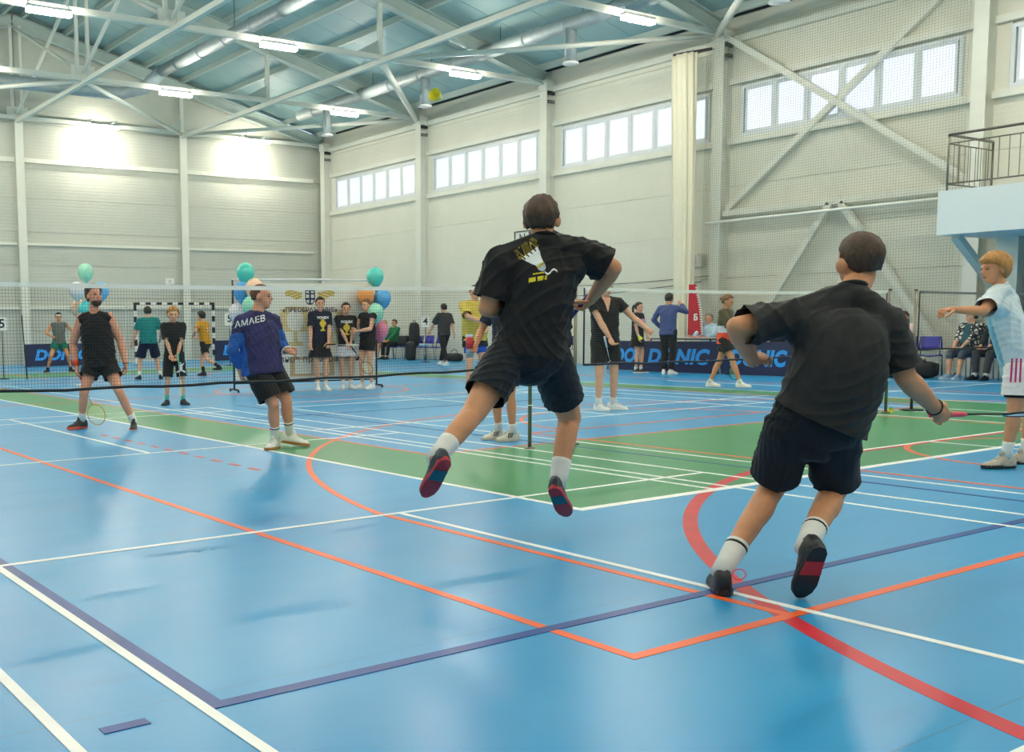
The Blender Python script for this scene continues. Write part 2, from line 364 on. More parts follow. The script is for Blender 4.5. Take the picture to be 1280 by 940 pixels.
# gable walls
def roof_z(x): return 11.75-0.25*abs(x-10.65)           # underside of the deck
def gable(name, label, yin, sgn, xcols):
    ya, yb = sorted((yin+sgn*0.05, yin+sgn*0.2))
    prof = [(XWL, 0), (XW, 0), (XW, 8.6), (10.65, 11.9), (XWL, 8.6)]
    mb = MB().add([(x, ya, z) for x, z in prof]+[(x, yb, z) for x, z in prof], [(0,1,2,3,4), (9,8,7,6,5)]+[(i, i+5, (i+1) % 5+5, (i+1) % 5) for i in range(5)])
    wl = link(name, fix_normals(mb.mesh(name)), M_WALLB); struct(wl, label, 'wall')
    cols = [XWL]+xcols+[XW]; pa, pb = sorted((yin, yin+sgn*0.06))
    for x0, x1 in zip(cols, cols[1:]):
        zs = [0, 1.13, 2.26, 3.39, 4.52, 5.65, 6.85, 8.15]
        for z0, z1 in zip(zs, zs[1:]):
            part('wall_panel', MB().box((x0+GAP, pa, z0+GAP), (x1-GAP, pb, z1-GAP)), M_WALLB, wl, fix=False)
        q = [(x0+GAP, 8.16), (x1-GAP, 8.16), (x1-GAP, max(roof_z(x1)-0.05, 8.2)), (x0+GAP, max(roof_z(x0)-0.05, 8.2))]
        if x0 < 10.65 < x1: q.insert(3, (10.65, 11.7))
        m = len(q); part('gable_panel', MB().add([(x, pa, z) for x, z in q]+[(x, pb, z) for x, z in q], [tuple(range(m)), tuple(range(2*m-1, m-1, -1))]+[(i, i+m, (i+1) % m+m, (i+1) % m) for i in range(m)]), M_WALLB, wl)
    return wl
wall_back = gable('wall_back', 'pale grey ribbed gable wall behind the courts', YW, 1, [-1.35+6.05, 10.75, 16.8])
wall_front = gable('wall_front', 'pale grey gable wall behind the camera', YN, -1, [4.7, 10.75, 16.8])
for x in (4.7, 10.75, 16.8): part('column', box_ibeam_col(MB(), x, YB, 0, 8.25, 'y'), M_STEEL, wall_back)
for z, h in ((6.9, 0.15), (1.95, 0.10), (4.1, 0.08)):
    for x0, x1 in ((4.7, 10.75), (10.75, 16.8), (16.8, 22.65)):
        part('girt', MB().box((x0+0.15, YW-0.16, z-h/2), (x1-0.15, YW, z+h/2)), M_STEEL, wall_back, fix=False)
# bracing of one bay of the long wall
XB = 22.8
for a, b in (((XB, 16.6, 8.1), (XB, 10.9, 3.95)), ((XB+0.1, 10.9, 8.4), (XB+0.1, 16.6, 3.95)), ((XB, 16.6, 3.85), (XB, 10.9, 3.85)), ((XB, 13.85, 3.8), (XB, 16.3, 0.05)), ((XB, 13.6, 3.8), (XB, 11.0, 0.05))):
    part('brace', MB().bar(a, b, 0.14), M_STEEL, wall_right)
part('rail_pipe', MB().tube([(22.45, 16.9, 3.62), (22.45, 10.4, 3.62)], 0.035, 8), M_STEEL, wall_right, True)

# ------------------------------------------------------------------ roof
ceiling = link('ceiling', MB().add([(XWL-0.2, YN-0.2, roof_z(XWL)+0.06), (10.65, YN-0.2, roof_z(10.65)+0.06), (10.65, YW+0.3, roof_z(10.65)+0.06), (XWL-0.2, YW+0.3, roof_z(XWL)+0.06), (XW+0.2, YN-0.2, roof_z(XW)+0.06), (XW+0.2, YW+0.3, roof_z(XW)+0.06)], [(0,3,2,1), (1,2,5,4)]), M_DECK)
struct(ceiling, 'pitched roof of pale deck panels, teal shade tint in their colour, on white steel', 'ceiling')
ymod = np.arange(YN, YW+0.01, 1.2)
for side in (0, 1):
    xa, xb = (XWL, 10.65) if side == 0 else (10.65, XW)
    for y0 in ymod:
        y1 = min(y0+1.2, YW)
        if y1-y0 < 0.1: continue
        a, b = y0+0.008, y1-0.008
        vs = [(xa, a, roof_z(xa)), (xb, a, roof_z(xb)), (xb, b, roof_z(xb)), (xa, b, roof_z(xa))]
        part('roof_panel', MB().add(vs+[(v[0], v[1], v[2]+0.05) for v in vs], [(0,3,2,1),(4,5,6,7),(0,1,5,4),(1,2,6,5),(2,3,7,6),(3,0,4,7)]), M_DECK, ceiling, fix=False)
for k in range(9):
    for sg in (-1, 1):
        x = 10.65+sg*(0.35+k*1.45); z = roof_z(x)
        mb = MB(); y0, y1 = YN, YW
        mb.box((x-0.03, y0, z-0.18), (x+0.03, y1, z)); mb.box((x-0.055, y0, z-0.19), (x+0.055, y1, z-0.175))
        part('purlin', mb, M_RAFT, ceiling)
YR = [34.95, 28.72, 22.78, 16.82, 10.84, 4.87, -1.15]
def ibeam(mb, a, b, w, h, t=0.02):
    a, b = Vector(a), Vector(b); up = Vector((0, 0, 1)); d = (b-a).normalized(); u = (up-d*up.dot(d)).normalized()
    mb.bar(a+u*(h/2-t/2), b+u*(h/2-t/2), w, t); mb.bar(a-u*(h/2-t/2), b-u*(h/2-t/2), w, t); mb.bar(a, b, t, h-2*t); return mb
for i, y in enumerate(YR):
    for sg in (-1, 1):
        xe = 10.65+sg*12.1
        part('rafter', ibeam(MB(), (xe, y, roof_z(xe)-0.38), (10.65, y, roof_z(10.65)-0.38), 0.24, 0.38), M_RAFT, ceiling)
    part('tie_beam', MB().bar((XFL, y, 8.25), (XF, y, 8.25), 0.13), M_STEEL, ceiling)
    for x in (4.7, 10.72, 16.75):
        if x == 10.72:
            for dx in (-0.16, 0.16): part('truss_post', MB().bar((x+dx, y, 8.3), (x+dx, y, roof_z(x)-0.5), 0.09), M_STEEL, ceiling)
            part('gusset', MB().box((x-0.35, y-0.02, 8.25), (x+0.35, y+0.02, 8.6)), M_STEEL, ceiling, fix=False)
        else:
            part('truss_post', MB().bar((x, y, 8.3), (x, y, roof_z(x)-0.5), 0.11), M_STEEL, ceiling)
            part('gusset', MB().add([(x-0.75, y, 8.32), (x+0.05, y, 8.32), (x+0.05, y, 8.75), (x-0.75, y+0.03, 8.32), (x+0.05, y+0.03, 8.32), (x+0.05, y+0.03, 8.75)], [(0,1,2),(5,4,3),(0,3,4,1),(1,4,5,2),(2,5,3,0)]), M_RAFT, ceiling)
for x in (4.7, 10.72, 16.75): part('tie_beam', MB().bar((x, YN, 8.14), (x, YB, 8.14), 0.13), M_STEEL, ceiling)
for y0, y1 in zip(YR, YR[1:]):                           # cross struts along the ridge between trusses
    for x in (10.72,):
        part('ridge_strut', MB().bar((x, y0, 8.4), (x, y1, roof_z(x)-0.6), 0.08), M_STEEL, ceiling)
        part('ridge_strut', MB().bar((x, y1, 8.4), (x, y0, roof_z(x)-0.6), 0.08), M_STEEL, ceiling)
def brace(a, b, w=0.12): part('roof_brace', MB().tube([(a[0], a[1], 8.2), (b[0], b[1], 8.2)], w/2*1.1, 10), M_STEEL, ceiling, True)
for ys in (0, 2, 4):
    yA, yB = YR[ys], YR[ys+1]
    brace((16.75, yA), (XF, yB)); brace((4.7, yA), (XFL, yB))
    if ys == 0: brace((16.75, yA), (10.72, yB)); brace((4.7, yA), (10.72, yB))
for ys in (2, 4, 6):
    yA, yB = YR[ys], YR[ys-1]
    brace((16.75, yA), (XF, yB), 0.16); brace((4.7, yA), (XFL, yB), 0.16)

# ceiling lamps, one metre long, on the tie beams
ORD = ['first', 'second', 'third', 'fourth', 'fifth', 'sixth', 'seventh']
for y in YR:
    yy = y-0.22 if y < 34.9 else 34.22
    for x in (1.7, 7.7, 13.5, 19.52):
        lab = 'lit lamp on the %s tie beam from the gable, %s from the window wall' % (ORD[YR.index(y)], ORD[3-(1.7, 7.7, 13.5, 19.52).index(x)])
        t = thing('ceiling_light', lab, 'ceiling light', (x, yy, 8.14), 'lamps along the roof tie beams')
        part('lamp_housing', MB().box((x-0.5, yy-0.09, 8.11), (x+0.5, yy+0.09, 8.17)), M_LAMPBODY, t, fix=False)
        part('lamp_diffuser', MB().box((x-0.49, yy-0.08, 8.02), (x+0.49, yy+0.08, 8.11)), M_LAMP, t, fix=False)
        for dx in (-0.45, 0.45):
            part('hanger', MB().tube([(x+dx, yy, 8.16), (x+dx, yy, 8.30), (x+dx, y, 8.30)], 0.012, 6), M_LAMPBODY, t)

# ventilation ducts along the hall
def duct(x, z, y0, y1, r, label, drops=()):
    t = thing('ventilation_duct', label, 'duct', (x, y0, z))
    part('duct_pipe', MB().tube([(x, y0, z), (x, y1, z)], r, 24), M_ZINC, t, True)
    for k in range(int((y1-y0)/1.5)+1):
        y = y0+k*1.5; part('duct_seam', MB().tube([(x, y-0.02, z), (x, y+0.02, z)], r+0.012, 24), M_ZINC, t, True)
    for y in drops:
        d = part('drop_pipe', MB().tube([(x, y, z), (x, y, z-0.95)], 0.15, 16), M_ZINC, t, True)
        f = MB().tube([(x, y, z-0.94), (x, y, z-0.96), (x, y, z-1.0)], [0.155, 0.20, 0.21], 20); part('diffuser_flange', f, M_LAMPBODY, t, True)
    for k in range(int((y1-y0)/3)):
        y = y0+1+k*3; part('suspension_wire', MB().tube([(x, y, z+r), (x, y, roof_z(x))], 0.008, 6), M_DARK, t)
    return t
duct(13.6, 8.98, 12.0, 29.6, 0.18, 'long round zinc duct under the middle of the roof', ())
duct(20.3, 8.78, 3.0, 32.5, 0.19, 'long round zinc duct with drop outlets near the window wall', (13.6, 19.4, 25.3, 30.7))
t = thing('ventilation_duct', 'short bluish zinc cross duct under the gable roof', 'duct', (6, 31.2, 8.55))
part('duct_pipe', MB().tube([(4.0, 31.6, 8.62), (13.0, 31.6, 8.62), (13.6, 31.0, 8.75), (13.6, 29.7, 8.98)], 0.2, 20), M_ZINC, t, True)
# cable run along the eaves
pts = []
y = 34.0
while y > 3:
    pts += [(22.9, y, 8.62), (22.9, y-4.6, 8.62), (22.9, y-4.7, 8.45), (22.9, y-4.95, 8.42), (22.9, y-5.05, 8.62)]; y -= 6
tag(link('cable', MB().tube(pts, 0.035, 6), M_DARK, smooth=True), 'black cable run along the eaves above the windows', 'cable')
# downpipes / clamps at column heads
for y in YC[:5]:
    part('column_head', MB().box((22.62, y-0.16, 8.0), (22.98, y+0.16, 8.3)), M_STEEL, wall_right, fix=False)
    part('clamp', MB().box((22.66, y-0.17, 7.62), (22.95, y-0.145, 7.72)).box((22.66, y-0.17, 7.88), (22.95, y-0.145, 7.98)), M_DARK, wall_right, fix=False)

# balcony
bal = link('trim_1', MB().box((20.55, YN, 2.74), (XW-0.4, 10.38, 3.55)), mat('balcony_white', (226, 236, 238), 0.5, var=0)); struct(bal, 'white balcony slab projecting from the window wall', 'balcony')
rm = mat('dark_steel_rail', (120, 116, 110), 0.3, metal=0.7)
part('handrail', MB().tube([(20.65, YN, 4.58), (20.65, 10.28, 4.58), (22.3, 10.28, 4.58)], 0.025, 10), rm, bal, True)
part('lower_rail', MB().tube([(20.65, YN, 3.68), (20.65, 10.28, 3.68), (22.3, 10.28, 3.68)], 0.015, 8), rm, bal, True)
part('lower_rail', MB().tube([(20.65, YN, 4.42), (20.65, 10.28, 4.42), (22.3, 10.28, 4.42)], 0.012, 8), rm, bal, True)
for x, y in [(20.65, 10.28), (20.65, 8.9), (20.65, 7.5), (20.65, 6.0), (22.3, 10.28)]:
    part('rail_post', MB().tube([(x, y, 3.5), (x, y, 4.58)], 0.02, 8), rm, bal, True)
for k in range(24):
    y = 10.1-k*0.17; part('baluster', MB().tube([(20.65, y, 3.68), (20.65, y, 4.42)], 0.008, 6), rm, bal)
for k in range(7):
    x = 20.85+k*0.2; part('baluster', MB().tube([(x, 10.28, 3.68), (x, 10.28, 4.42)], 0.008, 6), rm, bal)
part('bracket', MB().bar((20.9, 10.2, 2.72), (22.5, 10.2, 1.75), 0.14), M_STEEL, bal)
st = link('wall_storeroom', MB().box((22.4, YN, 0), (22.55, 9.55, 2.74)), mat('slate_blue_wall', (84, 122, 138), 0.6)); struct(st, 'slate blue partition under the balcony', 'wall')
pil = link('trim_2', MB().box((22.3, 9.75, 0), (22.98, 10.15, 2.74)), M_STEEL); struct(pil, 'white pilaster under the balcony', 'pilaster')

# safety netting hung in front of the walls
M_NET = mat('white_net_cord', (236, 236, 224), 0.7, var=0)
def netting(name, label, a, b, z0, z1, cell, th, m=M_NET, cat='net'):
    a, b = Vector((*a, 0)), Vector((*b, 0)); L = (b-a).length; d = (b-a)/L; n = Vector((-d.y, d.x, 0)); mb = MB(); h = th/2
    nv = int(L/cell); nh = int((z1-z0)/cell)
    for i in range(nv+1):
        p = a+d*(i*L/nv); mb.add([(p+d*(-h)).to_tuple()[:2]+(z0,), (p+d*h).to_tuple()[:2]+(z0,), (p+n*h*1.6).to_tuple()[:2]+(z0,), (p+d*(-h)).to_tuple()[:2]+(z1,), (p+d*h).to_tuple()[:2]+(z1,), (p+n*h*1.6).to_tuple()[:2]+(z1,)], [(0,1,4,3),(1,2,5,4),(2,0,3,5)])
    for j in range(nh+1):
        z = z0+(z1-z0)*j/nh
        mb.add([(a.x, a.y, z-h), (a.x, a.y, z+h), (a.x+n.x*h*1.6, a.y+n.y*h*1.6, z), (b.x, b.y, z-h), (b.x, b.y, z+h), (b.x+n.x*h*1.6, b.y+n.y*h*1.6, z)], [(0,1,4,3),(1,2,5,4),(2,0,3,5)])
    o = tag(link(name, mb, m), label, cat); return o
M_NET2 = mat('shaded_net_cord', (150, 156, 140), 0.7, var=0)  # darker cord: its shade before the bright wall is in the colour
netting('safety_net', 'square-mesh safety net hung over the cross-braced wall bay', (22.58, 10.95), (22.58, 17.05), 0.02, 8.15, 0.06, 0.0055, M_NET2)
netting('safety_net', 'fine square-mesh safety net hung along the windows past the curtain', (22.58, 17.1), (22.58, 34.6), 0.02, 7.75, 0.06, 0.0045)
netting('safety_net', 'white square-mesh safety net hung before the gable wall', (9.0, 34.85), (22.5, 34.85), 0.02, 6.8, 0.06, 0.0045)
# gathered curtain of netting beside the column
t = thing('net_curtain', 'gathered cream net curtain hanging beside the second column', 'curtain', (22.2, 17.5, 0))
mb = MB(); m = 44; rows = []
for j in range(25):
    z = 0.05+j/24*7.75; k = 0.62+0.38*(j/24)**0.6; ring = []
    for i in range(m):
        a = 2*math.pi*i/m; fold = 1+0.22*math.sin(9*a+0.5*math.sin(z))+0.06*math.sin(17*a)
        ring.append((22.2+0.17*k*fold*math.cos(a), 17.42+0.30*k*fold*math.sin(a)-0.28*(1-j/24)*0.6, z))
    rows.append(ring)
mb.loft(rows)
ncm = mat('cream_net_bundle', (232, 228, 204), 0.85, var=0.06, scale=60, bump=0.5, bscale=120)
part('netting', mb, ncm, t, True)
part('rail', MB().bar((22.2, 17.75, 7.86), (22.5, 16.85, 7.86), 0.06), M_DARK, t)
hooks = MB()
for k in range(10): hooks.tube([(22.2, 17.15+0.06*k, 7.78), (22.2, 17.15+0.06*k, 7.88)], 0.008, 5)
part('hook', hooks, M_DARK, t)['kind'] = 'stuff'

# ------------------------------------------------------------------ people
def nrm(v): v = Vector(v); return v.normalized() if v.length > 1e-9 else Vector((0, 0, 1))
def vox(mb, voxel, it=4, name='body', wr=0.0, wrk=9.0, seed=0, puff=0.0):
    me = mb.mesh(name); fix_normals(me)
    o = bpy.data.objects.new('tmp', me); COL.objects.link(o)
    r = o.modifiers.new('r', 'REMESH'); r.mode = 'VOXEL'; r.voxel_size = voxel; r.use_smooth_shade = True
    s = o.modifiers.new('s', 'SMOOTH'); s.factor = 0.5; s.iterations = it
    dg = bpy.context.evaluated_depsgraph_get(); out = bpy.data.meshes.new_from_object(o.evaluated_get(dg))
    bpy.data.objects.remove(o); bpy.data.meshes.remove(me); out.name = name
    if wr > 0:                                          # cloth folds pushed along the normals
        n = len(out.vertices); co = np.empty(n*3); no = np.empty(n*3); out.vertices.foreach_get('co', co); out.vertex_normals.foreach_get('vector', no)
        co = co.reshape(-1, 3); no = no.reshape(-1, 3); q = np.random.default_rng(seed); d = np.zeros(n)
        warp = sum(0.35*np.sin(co@(q.normal(size=3)*5)+q.uniform(0, 6)) for _ in range(3))
        for i in range(5):
            k = q.normal(size=3); k /= np.linalg.norm(k); k *= wrk*(0.8+0.7*i)
            s1 = np.sin(co@k+q.uniform(0, 6)+2.2*warp); d += (1-np.abs(s1))**2*(1.0/(1+0.35*i))*np.clip(np.sin(co@(q.normal(size=3)*4)+q.uniform(0, 6))+0.5, 0, 1.3)
        co += no*(puff+wr*(d-d.mean()))[:, None]; out.vertices.foreach_set('co', co.reshape(-1)); out.update()
    out.polygons.foreach_set('use_smooth', [True]*len(out.polygons))
    return out
def join_mesh(me, mb):                                  # append fingers etc. to a finished body
    bm = bmesh.new(); bm.from_mesh(me); t = mb.mesh('t'); fix_normals(t); t.polygons.foreach_set('use_smooth', [True]*len(t.polygons)); bm.from_mesh(t); bm.to_mesh(me); bm.free(); bpy.data.meshes.remove(t); return me
def trim(me, cuts, core=None):                                    # open and straighten the hems of a garment
    bm = bmesh.new(); bm.from_mesh(me)
    for p, d, rad, dep in cuts:
        p, d = Vector(p), nrm(d)
        def near(c):
            q = c-p; h = q.dot(d)
            if not (-0.05 < h < dep and (q-d*h).length < rad): return False
            return not (lim and inside(c))
        lim = core is not None and rad < .18
        def inside(c):
            a, b, w = core; ab = b-a; t = min(max((c-a).dot(ab)/ab.length_squared, 0), 1); return (c-a-ab*t).length < w
        fs = [f for f in bm.faces if near(f.calc_center_median())]
        if not fs: continue
        geo = set(fs)
        for f in fs: geo.update(f.edges); geo.update(f.verts)
        bmesh.ops.bisect_plane(bm, geom=list(geo), plane_co=p, plane_no=d, dist=1e-5)
        kill = []
        for f in bm.faces:
            q = f.calc_center_median()-p; h = q.dot(d)
            if 1e-6 < h < dep and (q-d*h).length < rad and not (lim and inside(q+p)): kill.append(f)
        bmesh.ops.delete(bm, geom=kill, context='FACES')
    bm.to_mesh(me); bm.free(); me.polygons.foreach_set('use_smooth', [True]*len(me.polygons)); return me
def cloth(name, rgb, var=0.08):
    if 'cloth_'+name in MATS: return MATS['cloth_'+name]
    m = mat('cloth_'+name, rgb, 0.7, var=var, scale=18, sheen=0.08, spec=0.25); nt = m.node_tree; b = nt.nodes['Principled BSDF']
    tc = nt.nodes.new('ShaderNodeTexCoord'); n = nt.nodes.new('ShaderNodeTexNoise'); n.inputs['Scale'].default_value = 3.5; n.inputs['Detail'].default_value = 2; n.inputs['Distortion'].default_value = .35
    mp = nt.nodes.new('ShaderNodeMapping'); mp.inputs['Scale'].default_value = (1.6, 1.6, .8); mp.inputs['Rotation'].default_value = (.5, .3, 0); nt.links.new(tc.outputs['Object'], mp.inputs[0]); nt.links.new(mp.outputs[0], n.inputs['Vector'])
    bp = nt.nodes.new('ShaderNodeBump'); bp.inputs['Strength'].default_value = .45; bp.inputs['Distance'].default_value = .05; nt.links.new(n.outputs['Fac'], bp.inputs['Height']); nt.links.new(bp.outputs[0], b.inputs['Normal'])
    return m
def skin(name, rgb):
    m = mat('skin_'+name, rgb, 0.5, var=0.07, scale=14, spec=0.35)
    b = m.node_tree.nodes['Principled BSDF']; b.inputs['Subsurface Weight'].default_value = 0.0; return m
def hairm(name, rgb): return mat('hair_'+name, rgb, 0.6, var=0.35, scale=45, bump=0.6, bscale=120, stretch=(1, 1, 0.35))
S_FAIR = skin('fair', (224, 170, 138)); S_TAN = skin('tan', (210, 148, 110)); S_PINK = skin('ruddy', (224, 158, 130))
H_BROWN = hairm('brown', (74, 52, 38)); H_DARK = hairm('dark', (38, 30, 26)); H_BLOND = hairm('blond', (182, 130, 72)); H_LIGHT = hairm('light_brown', (120, 84, 54)); H_AUB = hairm('auburn', (96, 62, 40)); H_GREY = hairm('grey', (140, 134, 124))
BLACK = cloth('black', (26, 26, 29)); BLACK2 = cloth('charcoal_black', (38, 38, 40)); NAVYB = cloth('midnight', (20, 26, 34))
SOCKW = cloth('white_sock', (232, 230, 226), 0.03); SHW = mat('shoe_white', (236, 234, 230), 0.5, var=0.04); SHB = mat('shoe_black', (28, 29, 33), 0.5, var=0.1); SOLEW = mat('sole_white', (228, 226, 220), 0.5); SOLEG = mat('sole_gum', (176, 120, 62), 0.5); SOLER = mat('sole_red', (176, 40, 52), 0.45); SOLEB = mat('sole_black', (30, 32, 36), 0.5)
M_EYE = mat('eye_dark', (34, 26, 24), 0.2, var=0); M_LIP = mat('lip', (176, 100, 92), 0.5, var=0.02)

def ik(a, t, l1, l2, pole):
    a, t = Vector(a), Vector(t); d = t-a; L = d.length; mx = (l1+l2)*0.999
    if L > mx: t = a+d*(mx/L); d = t-a; L = mx
    L = max(L, abs(l1-l2)+0.01)
    x = (l1*l1-l2*l2+L*L)/(2*L); h = math.sqrt(max(l1*l1-x*x, 0)); dn = d.normalized(); p = Vector(pole); p = (p-dn*p.dot(dn))
    p = p.normalized() if p.length > 1e-6 else Vector((0, 0, 1))
    return a+dn*x+p*h, t

def sup(c, su, fv, hw, hd, n=22, e=0.86):
    out = []
    for i in range(n):
        a = 2*math.pi*i/n; x, y = math.cos(a), math.sin(a)
        out.append(c+su*(hw*math.copysign(abs(x)**e, x))+fv*(hd*math.copysign(abs(y)**e, y)))
    return out

TORSO = [(-.18, .050, .055), (-.10, .130, .098), (.04, .165, .120), (.20, .158, .116), (.38, .145, .108), (.55, .152, .112), (.72, .168, .118), (.85, .168, .106), (.95, .145, .090), (1.03, .100, .074), (1.10, .060, .058)]
def build_person(label, J, H, front, look, spec, G, name='person', group=None):
    """J: joints in world space; front/look: unit vectors; spec: clothes, hair, colours."""
    k = H/1.78; g = spec.get('girth', 1.0); vx = spec.get('voxel', 0.011); lod = spec.get('lod', 0)
    root = thing(name, label, 'person', (G[0], G[1], 0), group)
    sk = spec.get('skin', S_FAIR)
    P = (J['hpl']+J['hpr'])/2; C = (J['shl']+J['shr'])/2; bow = Vector(spec.get('bow', (0, 0, 0)))
    hs = nrm(J['hpr']-J['hpl']); ss = nrm(J['shr']-J['shl'])
    def spine(t): return P+(C-P)*t+bow*(4*t*(1-t) if 0 < t < 1 else 0)
    def frame(t):
        s = nrm(hs*(1-min(max(t, 0), 1))+ss*min(max(t, 0), 1)); u = nrm(spine(min(t+.05, 1.05))-spine(t-.05)); f = nrm(s.cross(u))
        if f.dot(front) < 0: f = -f
        s = nrm(u.cross(f)) if u.cross(f).dot(s) > 0 else -nrm(u.cross(f)); return s, f, u
    def torso(mb, tab, add=0.0, gw=1.0, cut=None):
        rings = []
        for t, w, d in tab:
            s, f, u = frame(t); bell = spec.get('belly', 0)*math.exp(-((t-.32)/.25)**2)
            rings.append(sup(spine(t)+f*bell*.6*k, s, f, (w*g*gw+bell*.5)*k+add, (d*g+bell)*k+add))
        mb.loft(rings); return mb
    # --- body
    B = MB(); torso(B, [(t, w*.93, d*.93) for t, w, d in TORSO])
    s1, f1, u1 = frame(1.0)
    hk = k**0.5*spec.get('head', 1.0); hd = J['head']; lf = nrm(look); lu = spec.get('hup', Vector((0, 0, 1))); lu = nrm(lu-lf*lu.dot(lf)); ls = lf.cross(lu)
    def hp(a, b, c): return hd+(lf*a+ls*b+lu*c)*hk
    B.capsule(J['neck']-u1*.03, hp(-.02, 0, -.05), .062*k*g**.5, .056*k*g**.5)
    for a in ('l', 'r'):
        B.capsule(J['neck']-u1*.035*k, J['sh'+a]-u1*.005, .050*k, .050*k)
        B.ellipsoid(C+(J['sh'+a]-C)*.5-u1*.055*k, [s1*.10*k, f1*.078*k, u1*.080*k], 12, 8)
        B.ellipsoid(J['sh'+a], [s1*.066*k, f1*.064*k, u1*.066*k], 12, 8)
        ag = spec.get('arm', 1.0)*g**.4
        B.capsule(J['sh'+a], J['el'+a], .054*k*ag, .041*k*ag, 12, [(.35, .053*k*ag), (.7, .045*k*ag)])
        B.capsule(J['el'+a], J['wr'+a], .041*k*ag, .027*k*ag, 12, [(.25, .045*k*ag), (.6, .037*k*ag)])
        lg = spec.get('leg', 1.0)*g**.5
        hipj = J['hp'+a]; B.capsule(hipj+(J['kn'+a]-hipj)*.12, J['kn'+a], .080*k*lg, .057*k*lg, 14, [(.3, .081*k*lg), (.75, .064*k*lg)])
        kn, an = J['kn'+a], J['an'+a]; ld = nrm(an-kn); back = nrm((kn-hipj).normalized()-ld) if (nrm(kn-hipj)-ld).length > .15 else -front
        back = -nrm(front-ld*front.dot(ld)) if lod else -nrm(front-ld*front.dot(ld))
        B.capsule(kn, an, .055*k*lg, .037*k*lg, 14, [(.12, .053*k*lg), (.5, .050*k*lg), (.8, .038*k*lg)])
        B.ellipsoid(kn+(an-kn)*.30+back*.018*k, [nrm(ld.cross(back))*.050*k*lg, back*.048*k*lg, ld*.13*k], 12, 8)
        B.ellipsoid(kn-back*.018*k, [nrm(ld.cross(back))*.044*k*lg, back*.040*k*lg, ld*.055*k], 10, 7)
    # head
    B.ellipsoid(hp(-.010, 0, .028), [lf*.098*hk, ls*.077*hk, lu*.088*hk], 18, 12)
    B.ellipsoid(hp(.026, 0, -.030), [lf*.066*hk, ls*.063*hk, lu*.083*hk], 16, 10)
    B.ellipsoid(hp(.034, 0, -.080), [lf*.050*hk, ls*.046*hk, lu*.040*hk], 14, 8)
    B.ellipsoid(hp(.076, 0, .018), [lf*.020*hk, ls*.050*hk, lu*.013*hk], 12, 6)
    B.capsule(hp(.088, 0, .006), hp(.106, 0, -.028), .010*hk, .014*hk, 8)
    for sg in (-1, 1): B.ellipsoid(hp(-.008, sg*.085, -.010), [(lf*.024+ls*sg*.010)*hk, (ls*.014)*hk, lu*.035*hk], 10, 7)
    # hands
    F = MB()
    for a in ('l', 'r'):
        hspec = spec.get('hand_'+a, {}); fa = nrm(J['wr'+a]-J['el'+a]); hdn = nrm(hspec.get('dir', fa)); pn = Vector(hspec.get('palm', (front-s1*(.5 if a == 'r' else -.5)))); pn = nrm(pn-hdn*pn.dot(hdn))
        side = nrm(hdn.cross(pn)); thumb = hspec.get('thumb', 1); curl = hspec.get('curl', .35); w = J['wr'+a]; q = k*spec.get('hand', 1.0)
        B.ellipsoid(w+hdn*.045*q, [side*.041*q, pn*.017*q, hdn*.056*q], 12, 8)
        B.capsule(w-fa*.02, w+hdn*.03*q, .027*k, .028*k, 10)
        for i, (off, L) in enumerate(((-.030, .064), (-.010, .074), (.011, .078), (.032, .068))):
            p = w+hdn*.082*q+side*off*thumb*q; d = hdn.copy(); rr = .0092*q
            for j, fr in enumerate((.48, .30, .24)):
                c = curl*(0.8 if j == 0 else 1.0); d = nrm(d*math.cos(c)+nrm(pn-d*pn.dot(d))*math.sin(c)); e = p+d*L*fr*q; F.capsule(p, e, rr, rr*.93, 8); p = e; rr *= .93
        p = w+hdn*.022*q+side*.032*thumb*q; tc = hspec.get('tcurl', .45); d = nrm(hdn*.75+side*thumb*.65+pn*.25) if not hspec.get('grip') else nrm(hdn*.60+pn*.80+side*thumb*.30)
        for j, L in enumerate((.042, .034, .026)):
            e = p+d*L*q; F.capsule(p, e, .0115*q, .0105*q, 8); p = e; d = nrm(d+hdn*.25+pn*tc*.7-side*thumb*tc*.5)
    body = vox(B, vx, 3 if vx < .01 else 2, 'body'); join_mesh(body, F)
    body.materials.append(sk); o = link('body', body); world_parent(o, root)
    # --- face details
    if spec.get('face', True):
        for sg in (-1, 1):
            m = MB().ellipsoid(hp(.0815, sg*.031, -.001), [lf*.010*hk, ls*.013*hk, lu*.0075*hk], 10, 6); part('eye', m, M_EYE, root, True)
            m = MB().capsule(hp(.089, sg*.014, .019), hp(.083, sg*.046, .020), .0055*hk, .004*hk, 6); part('eyebrow', m, spec.get('brow', spec.get('hair_mat', H_DARK)), root, True)
        m = MB().ellipsoid(hp(.082, 0, -.066), [lf*.012*hk, ls*.024*hk, lu*.008*hk], 10, 6); part('mouth', m, M_LIP, root, True)
    # --- hair
    hm = spec.get('hair_mat', H_DARK); st = spec.get('hair', 'short')
